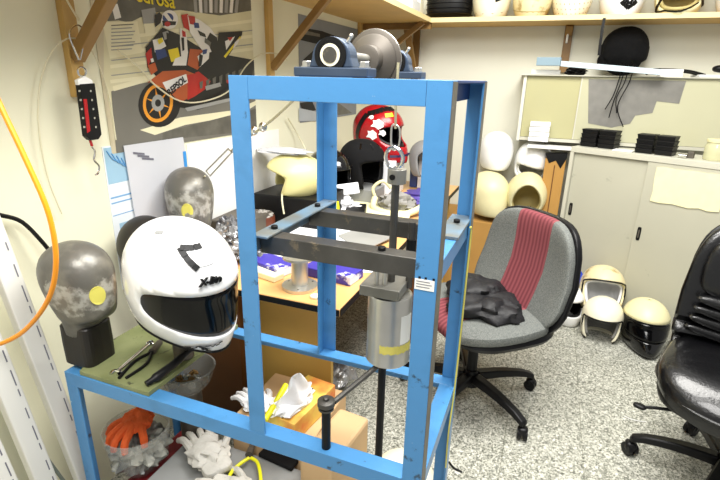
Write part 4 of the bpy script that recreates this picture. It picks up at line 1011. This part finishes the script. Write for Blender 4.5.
ys.prism([(x, .0035, z-.01) for x, z in pts], (0, -.006, 0), rotm((1.279, 2.621, 0), (0, 0, ca))); tag(ys.build('foam_sheet', 'yellow_sheet'), 'pale yellow foam sheet stuck on the right cabinet door', 'sheet')
def cabp(x, y, z): return Matrix.Translation((1.279, 2.621, 0)) @ Matrix.Rotation(ca, 4, 'Z') @ Vector((x, y, z))
# wall cabinet with glass sliding doors
gc = thing('glass_cabinet', 'off-white display cabinet with yellowish sliding glass doors behind the steel cabinet', 'cabinet', (1.6, 2.85, 1.054))
GX0, GX1, GY, GZ0, GZ1 = .93, 2.5, 2.74, 1.07, 1.475; GZB = 1.054
m_ = MB(); m_.span((GX0, GY, GZB), (GX0+.02, BY-.002, GZ1)); m_.span((GX1-.02, GY, GZB), (GX1, BY-.002, GZ1)); m_.span((GX0+.02, BY-.012, GZB), (GX1-.02, BY-.002, GZ1)); m_.build('body', 'wall_back', gc)
MB().span((GX0-.03, GY-.02, GZ1), (GX1, BY-.002, GZ1+.006)).build('top_shelf', 'cab_edge', gc)
MB().span((GX0+.02, GY-.005, GZ0-.01), (GX1-.02, BY-.014, GZ0+.01)).build('shelf', 'cab_edge', gc)
MB().span((GX0+.022, GY+.012, GZ0+.012), (1.31, GY+.018, GZ1-.002)).build('glass_door', 'pane', gc)
g2 = MB().span((1.28, GY+.002, GZ0+.012), (GX1-.022, GY+.008, GZ1-.002)).build('glass_door', 'pane_pale', gc)
MB().prism([(1.32, GY+.001, 1.46), (1.85, GY+.001, 1.46), (1.84, GY+.001, 1.33), (1.72, GY+.001, 1.34), (1.71, GY+.001, 1.27), (1.62, GY+.001, 1.25), (1.60, GY+.001, 1.20), (1.50, GY+.001, 1.17), (1.36, GY+.001, 1.19)], (0, -.001, 0)).build('grey_paper', 'panegrey', g2)
MB().span((1.279, GY+.0005, GZ0+.012), (1.287, GY+.009, GZ1-.002)).build('door_edge', 'cab_edge', g2)
# white boxes on its shelf end
for i in range(4):
    flatbox('white_box', ['bottom', 'second', 'third', 'topmost'][i]+' white box of the small stack at the left of the glass cabinet', 'box', at(538, 141, y=2.70)+Vector((0, 0, .032*i+.0)), (.125, .06, .029), .05*((i % 2)*2-1), 'white', .002, 'small white boxes at the glass cabinet')
flatbox('ledge_board', 'white board ledge under the small white boxes', 'board', at(560, 146, y=2.69)+Vector((-.02, -.0, -.02)), (.36, .10, .018), -.03, 'white')
# stacks of black trays on the steel cabinet
def trays(label_stack, x, y, n, rz, grp, wd=.085):
    for i in range(n):
        t_ = MB(); mt4 = rotm(cabp(x, y, CH+.001+i*.0275), (0, 0, ca+rz+.03*math.sin(i*5))); h_ = wd/2
        for za, zb, ka, kb in ((0, .020, .90, .97), (.0202, .0262, 1.0, .99)):
            t_.add([(a*h_*ka, b*h_*ka, za) for a, b in ((-1, -1), (1, -1), (1, 1), (-1, 1))]+[(a*h_*kb, b*h_*kb, zb) for a, b in ((-1, -1), (1, -1), (1, 1), (-1, 1))], [(3, 2, 1, 0), (4, 5, 6, 7), (0, 1, 5, 4), (1, 2, 6, 5), (2, 3, 7, 6), (3, 0, 4, 7)], mt4)
        tag(t_.build('black_tray', 'black'), ('%s black tray of the %s' % (['bottom', 'second', 'third', 'topmost'][i if i < n-1 else 3], label_stack)), 'tray', grp)
trays('leftmost stack on the steel cabinet', .07, .12, 4, 0, 'black trays on the steel cabinet', .10)
trays('stack beside the leftmost on the steel cabinet', .18, .12, 4, 0, 'black trays on the steel cabinet', .10)
trays('third stack from the left on the steel cabinet', .40, .10, 4, 0, 'black trays on the steel cabinet', .095)
trays('rightmost stack beside the small tin on the steel cabinet', .505, .10, 4, 0, 'black trays on the steel cabinet', .095)
def onc(name, label, cat, x, y, d, mat, rz=0, bv=.002):
    p = cabp(x, y, CH+.001); return flatbox(name, label, cat, p, d, ca+rz, mat, bv)
onc('paper_note', 'white paper lying between the black tray stacks', 'paper', .29, .07, (.11, .10, .006), 'white', .1)
tag(MB().cyl(cabp(.585, .05, CH+.013), cabp(.625, .05, CH+.013), .012).build('metal_tin', 'chrome', smooth=True), 'small chrome roll to the right of the tray stacks', 'tin')
onc('grey_block', 'tiny dark grey block behind the chrome roll', 'block', .635, .09, (.03, .03, .035), 'iron_grey')
jc = cabp(.74, .12, CH+.001); jt = thing('clear_jar', 'cloudy clear plastic jar on the right of the steel cabinet', 'jar', jc)
M('cloudy', (214, 212, 172), .15, alpha=.75)
MB().lathe([(.052, 0), (.056, .01), (.056, .075), (.05, .085), (.05, .095)], 28, Matrix.Translation(jc)).build('body', 'cloudy', jt, smooth=True)
MB().lathe([(.053, .096), (.053, .11), (.049, .112)], 28, Matrix.Translation(jc)).build('lid', 'cream', jt, smooth=True)
# on top of the glass cabinet
TZ2 = GZ1+.007
def bar_px(name, label, cat, a, b, wd, h_, mat):
    a = Vector(a); b = Vector(b); d = b-a; u_ = d.normalized(); s_ = u_.cross(Vector((0, 0, 1))).normalized()*wd/2; up = Vector((0, 0, h_))
    mb = MB(); mb.prism([a-s_, a+s_, a+s_+up, a-s_+up], d); return tag(mb.build(name, mat, bevel=.002), label, cat)
bl = thing('rolled_board', 'long pale blue and white panel lying aslant on the glass cabinet', 'panel', (1.35, 2.78, TZ2))
def bp_(a, b, wd, h_, nm, mat):
    a = Vector(a); b = Vector(b); d = b-a; s_ = d.cross(Vector((0, 0, 1))).normalized()*wd/2; up = Vector((0, 0, h_))
    MB().prism([a-s_, a+s_, a+s_+up, a-s_+up], d).build(nm, mat, bl, bevel=.002)
bp_((1.145, 2.72, 1.532), (1.72, 2.665, 1.487), .05, .032, 'white_face', 'board_white')
bp_((1.0, 2.735, 1.535), (1.143, 2.72, 1.535), .06, .05, 'grey_end', 'tube_blue')
flatbox('white_pack', 'white pack at the left end on top of the glass cabinet', 'box', (1.06, 2.84, TZ2), (.18, .12, .03), 0, 'white')
flatbox('white_pack', 'white pack on top of the glass cabinet right of the black hood', 'box', (1.78, 2.86, TZ2), (.12, .1, .045), 0, 'white')
flatbox('flat_folder', 'flat white folder on the right part of the glass cabinet top', 'folder', (2.02, 2.86, TZ2), (.22, .16, .016), .1, 'paper')
mb = MB(); mb.blob((1.24, 2.88, TZ2+.022), (.06, .04, .026), .4, 6, 3, True); tag(mb.build('dark_gadget', 'black'), 'small dark gadget behind the pale blue panel', 'gadget')
mb = MB(); mb.tube([(1.66, 2.93, TZ2+.02), (1.70, 2.9, TZ2+.04), (1.86, 2.86, TZ2+.035), (1.95, 2.8, TZ2+.01)], .012, 8); tag(mb.build('black_cable', 'black', smooth=True), 'thick black cable behind the white pack on the glass cabinet', 'cable')
og2 = thing('orange_gadget', 'black and orange hand tool at the right end of the glass cabinet top', 'tool', (2.04, 2.80, TZ2+.017))
MB().superell((2.04, 2.80, TZ2+.05), (.06, .04, .022), .8, .8).build('body', 'black', og2, smooth=True)
MB().superell((2.06, 2.785, TZ2+.062), (.035, .035, .014), .8, .8).build('cap', 'orange', og2, smooth=True)
# black hooded head
hd = thing('hooded_head', 'head form draped in black cloth on top of the glass cabinet', 'head form', (1.505, 2.86, TZ2))
def hfn(p):
    k = 1+.06*noise.noise(Vector((p.x*14, p.y*14, p.z*6)))+(.04*math.sin(math.atan2(p.y, p.x)*9) if p.z < .03 else 0)
    s_ = .86 if p.z < -.06 else 1; return (p.x*k*s_, p.y*k*s_, p.z)
MB().superell((1.505, 2.86, TZ2+.147), (.135, .11, .145), .9, .95, 48, 22, hfn).build('hood', 'black_cloth', hd, smooth=True)
MB().superell((1.39, 2.83, TZ2+.09), (.035, .03, .045), 1, 1, 14, 10).build('hood_edge', 'black_cloth', hd, smooth=True)
for i, (dx, ln) in enumerate(((.0, .25), (.02, .22), (.045, .30), (-.015, .20))):
    x0 = 1.50+dx; y_ = 2.695
    MB().tube([(x0, 2.76, TZ2+.07), (x0+.008, 2.70, TZ2+.05), (x0, y_, TZ2-.04), (x0-.02-dx*.4, y_, TZ2-ln*.6), (x0-.03+dx, y_, TZ2-ln)], .0035, 6).build('draw_cord', 'black', hd, smooth=True)
tag(MB().tube([(1.345, 2.64, SZ+.005), (1.345, 2.64, SZ-.10), (1.35, 2.645, SZ-.20)], .011, 4, sub=3).build('hanging_strap', 'black', smooth=True), 'black strap hanging over the back shelf edge above the hood', 'strap')

# ================================================================== HELMETS ON THE BACK SHELF
HZ = SZ+ST+.003; G1 = 'test helmets on the back shelf'
def sh(x, rz, label, mat, tip=12, **k):
    return helmet('shelf_helmet', label, (x, 2.80, HZ+.01), (R(tip), 0, R(rz)), mat, group=G1, **k)
pbx = thing('black_bin', 'black ribbed helmet shell turned over at the left end of the back shelf', 'helmet', (.39, 2.79, HZ))
MB().superell((.39, 2.80, HZ+.10), (.15, .13, .099), .45, .7, 30, 12).build('shell', 'black', pbx, smooth=True)
for i in range(5): MB().superell((.39, 2.80, HZ+.03+.03*i), (.154, .134, .004), .3, .7, 30, 6).build('rib', 'plastic_black', pbx, smooth=True)
def d_slit(t_, pos):
    mb = MB(); strip(pos, mb, [(20, -12), (55, -4)], .016, 1.014); mb.build('slit', 'black', t_, local=True)
    mb = MB(); strip(pos, mb, [(-80, -40), (80, -40)], .004, 1.012); mb.build('seam', 'wood_dark', t_, local=True)
def d_band(t_, pos):
    mb = MB(); strip(pos, mb, [(-170, -44), (-90, -40), (0, -38), (90, -40), (170, -44)], .010, 1.012); mb.build('band', 'cream_in', t_, local=True)
def d_holes(t_, pos):
    mb = MB()
    for i in range(14):
        for j in range(3): strip(pos, mb, [(-90+i*14+j*4, -20-j*12), (-89+i*14+j*4, -23-j*12)], .004, 1.012)
    mb.build('rivet_dots', 'wood_dark', t_, local=True)
def d_emblem(t_, pos):
    mb = MB(); strip(pos, mb, [(-18, -20), (0, -36), (18, -20)], .03, 1.014); strip(pos, mb, [(-10, -14), (0, -26), (10, -14)], .014, 1.014); mb.build('emblem', 'black', t_, local=True)
def d_strap(t_, pos):
    mb = MB(); strip(pos, mb, [(-70, -50), (-40, -20), (0, -8), (40, -10), (78, -40)], .012, 1.03); strip(pos, mb, [(-70, -50), (-30, -42), (10, -44), (50, -30)], .010, 1.03); mb.build('strap', 'black', t_, local=True, solid=.002)
sh(.668, 0, 'cream helmet shell with a dark slit, beside the black one on the back shelf', 'cream_light', kind='solid', inner=None, deco=d_slit)
sh(.92, 8, 'cream helmet with a ridged band, third from the left on the back shelf', 'cream_dirty', kind='solid', inner=None, deco=d_band)
sh(1.155, 0, 'cream helmet dotted with rivets, just left of the white one with an emblem', 'cream_light', kind='solid', inner=None, deco=d_holes, sc=.97)
sh(1.43, 10, 'white helmet with a dark arrow emblem on the back shelf above the hood', 'white', kind='solid', inner=None, deco=d_emblem, sc=1.04)
sh(1.735, -10, 'cream helmet wrapped with black straps near the right of the back shelf', 'cream', kind='full', inner='cream_in', A=60, e_hi=0, e_lo=-46, deco=d_strap, sc=1.08)
sh(2.03, 0, 'white and black helmet at the right end of the back shelf', 'white', kind='full', inner='black', A=50, e_hi=0, e_lo=-40)
# things on the left shelf
flatbox('paper_bundle', 'bundle of white papers on the end of the left shelf', 'paper', (.18, 2.35, HZ-.002), (.2, .28, .07), .1, 'white')
flatbox('cream_carton', 'cream carton behind the papers on the left shelf', 'box', (.16, 2.62-.06, HZ-.002), (.2, .1, .13), .05, 'cream_light')

# ================================================================== HELMET PILE BY THE BACK WALL
G2 = 'helmet shells piled by the back wall'
pl_ = lambda u, v, y: at(u, v, y=y)
tag(MB().span((.42, 2.55, 0), (1.12, 2.98, .50)).build('cardboard_crate', 'card_brown', bevel=.004), 'big brown cardboard crate under the pile of white helmets', 'box')
def hp(label, c, rot, mat, **k): return helmet('helmet_shell', label, c, rot, mat, group=G2, **k)
hp('plain white helmet shell on top of the pile, left one', (.80, 2.80, .845), (0, 0, R(20)), 'white', kind='solid', inner=None, sc=.95)
hp('white helmet shell on top of the pile, next to the tall cardboard', (1.03, 2.84, .78), (R(6), R(10), R(10)), 'white', kind='full', inner='white_matte', A=70, e_hi=-8, e_lo=-45)
hp('large cream helmet shell low in the pile at the left', (.79, 2.68, .54), (0, 0, R(40)), 'cream', kind='solid', inner=None, sc=1.1)
hp('round cream helmet shell turned to show its open inside', (1.055, 2.55, .665), (R(-72), 0, R(4)), 'cream', kind='solid', inner='cream_in', sc=(1.1, 1.0, 1.0))
mb = MB(); mb.blob((1.075, 2.50, .57), (.03, .03, .07), .4, 6, 5, True); tag(mb.build('black_strap', 'black_cloth'), 'black strap bundle in front of the upturned cream shell', 'strap')
tc_ = thing('folded_cardboard', 'tall folded brown cardboard standing left of the steel cabinet', 'cardboard', (1.20, 2.66, 0))
MB().span((1.135, 2.64, 0), (1.262, 2.70, .96)).build('body', 'card_brown', tc_, bevel=.003)
MB().prism([(1.13, 2.638, .99), (1.16, 2.638, .93), (1.20, 2.638, .95), (1.235, 2.638, .90), (1.265, 2.638, .97), (1.265, 2.638, 1.0)], (0, .07, 0)).build('black_lining', 'black', tc_)
MB().span((1.195, 2.634, .05), (1.20, 2.6395, .92)).build('fold_line', 'brown_panel', tc_)

# ================================================================== HELMETS ON THE FLOOR BY THE CABINET
def floor_helmet(label, u, v, rz, mat, sc=1, z=0.004, **k):
    p = at(u, v, z=z); return helmet('floor_helmet', label, (p.x, p.y+.12, z), (0, 0, R(rz)), mat, sc=sc, group='helmets on the floor by the steel cabinet', **k)
helmet('floor_helmet', 'cream open-face helmet with white lining, upper one leaning on the cabinet', (1.575, 2.30, .10), (R(-22), 0, R(2)), 'cream_dirty', group='helmets on the floor by the steel cabinet', kind='open', inner='paper', A=68, e_hi=14, trim='black', sc=1.05)
helmet('floor_helmet', 'cream open-face helmet with grey lining, lying in front of the upper one', (1.575, 2.13, .004), (R(-6), 0, R(-4)), 'cream_light', group='helmets on the floor by the steel cabinet', kind='open', inner='foam_grey', A=66, e_hi=6, trim='black', sc=.92)
helmet('floor_helmet', 'full-face helmet with cream crown and glossy black face, right of the cream ones', (1.80, 2.15, .004), (R(-4), 0, R(4)), 'black_gloss', group='helmets on the floor by the steel cabinet', kind='full', inner='black', A=66, e_hi=12, e_lo=-24, chin=.4, visor=('smoke_visor', 70, 74, -20, 12, 1.015), sc=1.0,
       deco=lambda t_, pos: (lambda mb: [[(mb.quad(*[Vector((0, 0, .1415))+(pos(R(a_), e_)-Vector((0, 0, .1415)))*1.02 for a_, e_ in ((i*12, 16+j*8), (i*12+12, 16+j*8), (i*12+12, 24+j*8), (i*12, 24+j*8))])) for j in range(9)] for i in range(30)] and mb.build('cream_crown', 'cream', t_, local=True, smooth=True, solid=.003))(MB()))
helmet('floor_helmet', 'white helmet mostly hidden behind the grey and red chair', (1.37, 2.30, .004), (0, 0, R(30)), 'white', group='helmets on the floor by the steel cabinet', kind='full', inner='black', sc=.9)
mb = MB(); mb.superell((1.40, 2.42, .24), (.07, .07, .07), 1, 1, 20, 14); tag(mb.build('blue_ball', 'bluecloth', smooth=True), 'bright blue ball showing beside the grey and red chair', 'ball')

# ================================================================== CHAIRS
def base5(t_, c, rad, ang, legmat='plastic_black', hz=.12):
    c = Vector(c)
    for i in range(5):
        a = ang+i*2*PI/5; d = Vector((math.cos(a), math.sin(a), 0)); s_ = Vector((-d.y, d.x, 0))
        p0 = c+d*.03+Vector((0, 0, hz)); p1 = c+d*rad+Vector((0, 0, hz-.035))
        mb = MB(); n = 6; vs = []
        for j in range(n+1):
            f = j/n; q = p0.lerp(p1, f); wd = .028-.008*f; hh = .020-.007*f; q.z += .012*math.sin(PI*f)
            if j == n: q.z -= .008
            vs += [q-s_*wd-Z*hh, q+s_*wd-Z*hh, q+s_*wd*.8+Z*hh, q-s_*wd*.8+Z*hh]
        fs = [(3, 2, 1, 0), tuple(n*4+k for k in range(4))]+[(j*4+k, j*4+(k+1) % 4, (j+1)*4+(k+1) % 4, (j+1)*4+k) for j in range(n) for k in range(4)]
        mb.add(vs, fs); lg = mb.build('base_arm', legmat, t_, bevel=.006, smooth=True)
        w0 = c+d*(rad-.005); tw = Matrix.Rotation(a+.7, 3, 'Z'); ax = tw @ Vector((1, 0, 0))
        m_ = MB()
        for sg in (-1, 1):
            q = w0+ax*.013*sg+Vector((0, 0, .027)); m_.cyl(q-ax*.008, q+ax*.008, .026, n=20)
        m_.superell(w0+Vector((0, 0, .040)), (.022, .022, .020), .6, .6, 14, 8); m_.cyl(w0+Vector((0, 0, .05)), w0+Vector((0, 0, hz-.04)), .009)
        m_.build('caster', 'plastic_black', lg, smooth=True)
    MB().cyl(c+Z*(hz-.045), c+Z*(hz+.035), .042, .032).build('hub', 'plastic_black', t_, smooth=True)
    MB().cyl(c+Z*(hz+.035), c+Z*.40, .024).build('gas_lift', 'plastic_black', t_, smooth=True)
SF = stripe_fabric()
cc = Vector((.95, 1.25, 0))
# fabric chair: local frame, front = -Y
rz = R(-48)
gc_ = thing('office_chair', 'grey fabric office chair with a red striped back, a black jacket on its seat', 'chair', cc, (0, 0, rz))
base5(gc_, cc, .33, R(-38))
def seat_fn(wx, wy):
    def fn(p):
        tp = 1-.10*max(0, (p.y/wy)); z = p.z
        z += .012*(abs(p.x)/wx)**2 - .03*max(0, -p.y/wy-.6)**2*4
        return (p.x*tp, p.y, z)
    return fn
MB().superell((0, .03, .45), (.285, .26, .038), .55, .62, 48, 14, seat_fn(.285, .26)).build('seat', SF, gc_, smooth=True, local=True)
MB().superell((0, .03, .423), (.278, .253, .026), .4, .62, 40, 8).build('seat_shell', 'plastic_black', gc_, smooth=True, local=True)
def back_fn(wx, hz, lean=.22, curve=.10):
    def fn(p):
        tp = 1-.12*(p.z/hz)-.10*max(0, -p.z/hz)**2*1.3
        y = p.y+lean*p.z+curve*-1*((p.x/wx)**2)*.6
        return (p.x*tp, y+.03*math.cos(p.z/hz*2), p.z)
    return fn
MB().superell((0, .245, .655), (.285, .035, .23), .5, .55, 48, 18, back_fn(.285, .23)).build('backrest', SF, gc_, smooth=True, local=True)
MB().superell((0, .272, .650), (.293, .028, .238), .42, .5, 48, 16, back_fn(.293, .238)).build('back_shell', 'plastic_black', gc_, smooth=True, local=True)
MB().tube([(0, .05, .40), (0, .22, .40), (0, .30, .45), (0, .30, .60)], .022, 8).build('back_stem', 'plastic_black', gc_, smooth=True, local=True)
def jfn(seed):
    def fn(p):
        k = 1+.35*noise.noise(Vector((p.x*16+seed, p.y*16, p.z*30)))+.2*abs(noise.noise(Vector((p.x*34, p.y*34+seed, 3))))
        return (p.x*k, p.y*k, max(p.z*k*1.1, -.028))
    return fn
M('jacket', (14, 13, 17), .6, var=.3, scale=18, bump=.8, bscale=18)
jk = at(484, 304, z=.52); mb = MB(); mb.superell(jk, (.16, .12, .045), .9, .9, 56, 20, jfn(2)); mb.superell(jk+Vector((-.05, .08, .03)), (.12, .10, .045), .9, .9, 48, 16, jfn(9)); tag(mb.build('folded_jacket', 'jacket', smooth=True), 'black jacket heaped on the seat of the grey and red chair', 'jacket')

cc2 = Vector((1.92, 1.07, 0)); rz2 = R(-22)
bc = thing('office_chair', 'black leather executive chair at the right edge', 'chair', cc2, (0, 0, rz2))
base5(bc, cc2, .31, R(168))
def seat2(p):
    return (p.x, p.y, p.z-.05*max(0, -p.y/.26-.55)**2*4+.015*(abs(p.x)/.27)**2)
MB().superell((0, -.04, .46), (.27, .27, .062), .55, .62, 52, 16, seat2).build('seat', 'leather', bc, smooth=True, local=True)
MB().superell((0, -.04, .42), (.262, .262, .04), .4, .6, 44, 8).build('seat_shell', 'plastic_black', bc, smooth=True, local=True)
MB().tube([(-.27, -.04, .47), (-.262, .16, .475), (-.15, .225, .48), (.15, .225, .48), (.262, .16, .475), (.27, -.04, .47), (.25, -.2, .465), (.12, -.30, .44), (-.12, -.30, .44), (-.25, -.2, .465)], .006, 8, closed=True).build('seat_piping', 'leather', bc, smooth=True, local=True)
def bk2(p):
    r_ = .010*math.cos((p.z+.14)*2*PI/.062) if p.z < -.045 and p.y < 0 else 0
    tp = 1-.08*max(0, p.z/.3)
    return (p.x*tp, p.y+.16*p.z-.06*(p.x/.25)**2+(.015 if p.z < -.05 else -.008*0)-r_*1.4, p.z)
MB().superell((0, .185, .685), (.285, .055, .285), .42, .5, 52, 60, bk2).build('backrest', 'leather', bc, smooth=True, local=True)
MB().superell((0, .22, .685), (.29, .03, .291), .4, .48, 44, 20, bk2).build('back_shell', 'plastic_black', bc, smooth=True, local=True)
def pad(p):
    tp = 1-.06*max(0, p.z/.1); return (p.x*tp, p.y+.16*p.z-.06*(p.x/.25)**2, p.z)
for i in range(4):
    MB().superell((0, .125-.004*i, .545+.042*i), (.245-.006*i, .042, .026), .8, .45, 44, 12, lambda p: (p.x, p.y-.05*(p.x/.25)**2, p.z+.03*(p.x/.25)**2)).build('lumbar_roll', 'leather', bc, smooth=True, local=True)
MB().superell((0, .158, .81), (.235, .045, .125), .5, .5, 44, 20, pad).build('upper_pad', 'leather', bc, smooth=True, local=True)
MB().tube([(-.10, -.15, .36), (-.22, -.19, .34), (-.27, -.21, .33)], .006, 8).build('lever', 'black', bc, smooth=True, local=True)
MB().superell((-.28, -.213, .33), (.022, .014, .008), .7, .7, 14, 8).build('lever_knob', 'black', bc, smooth=True, local=True)

# small scuffs and litter on the floor
tag(MB().tube([at(449, 462, z=.003), at(454, 468, z=.004), at(462, 472, z=.003)], .004, 6).build('floor_debris', 'black'), 'small dark scrap on the floor right of the frame leg', 'debris')
tag(MB().tube([at(624, 416, z=.003), at(634, 420, z=.005), at(646, 422, z=.003)], .0018, 6).build('wire_scrap', 'white', smooth=True), 'thin white wire scrap on the floor left of the black chair', 'wire')
bpy.context.view_layer.update()
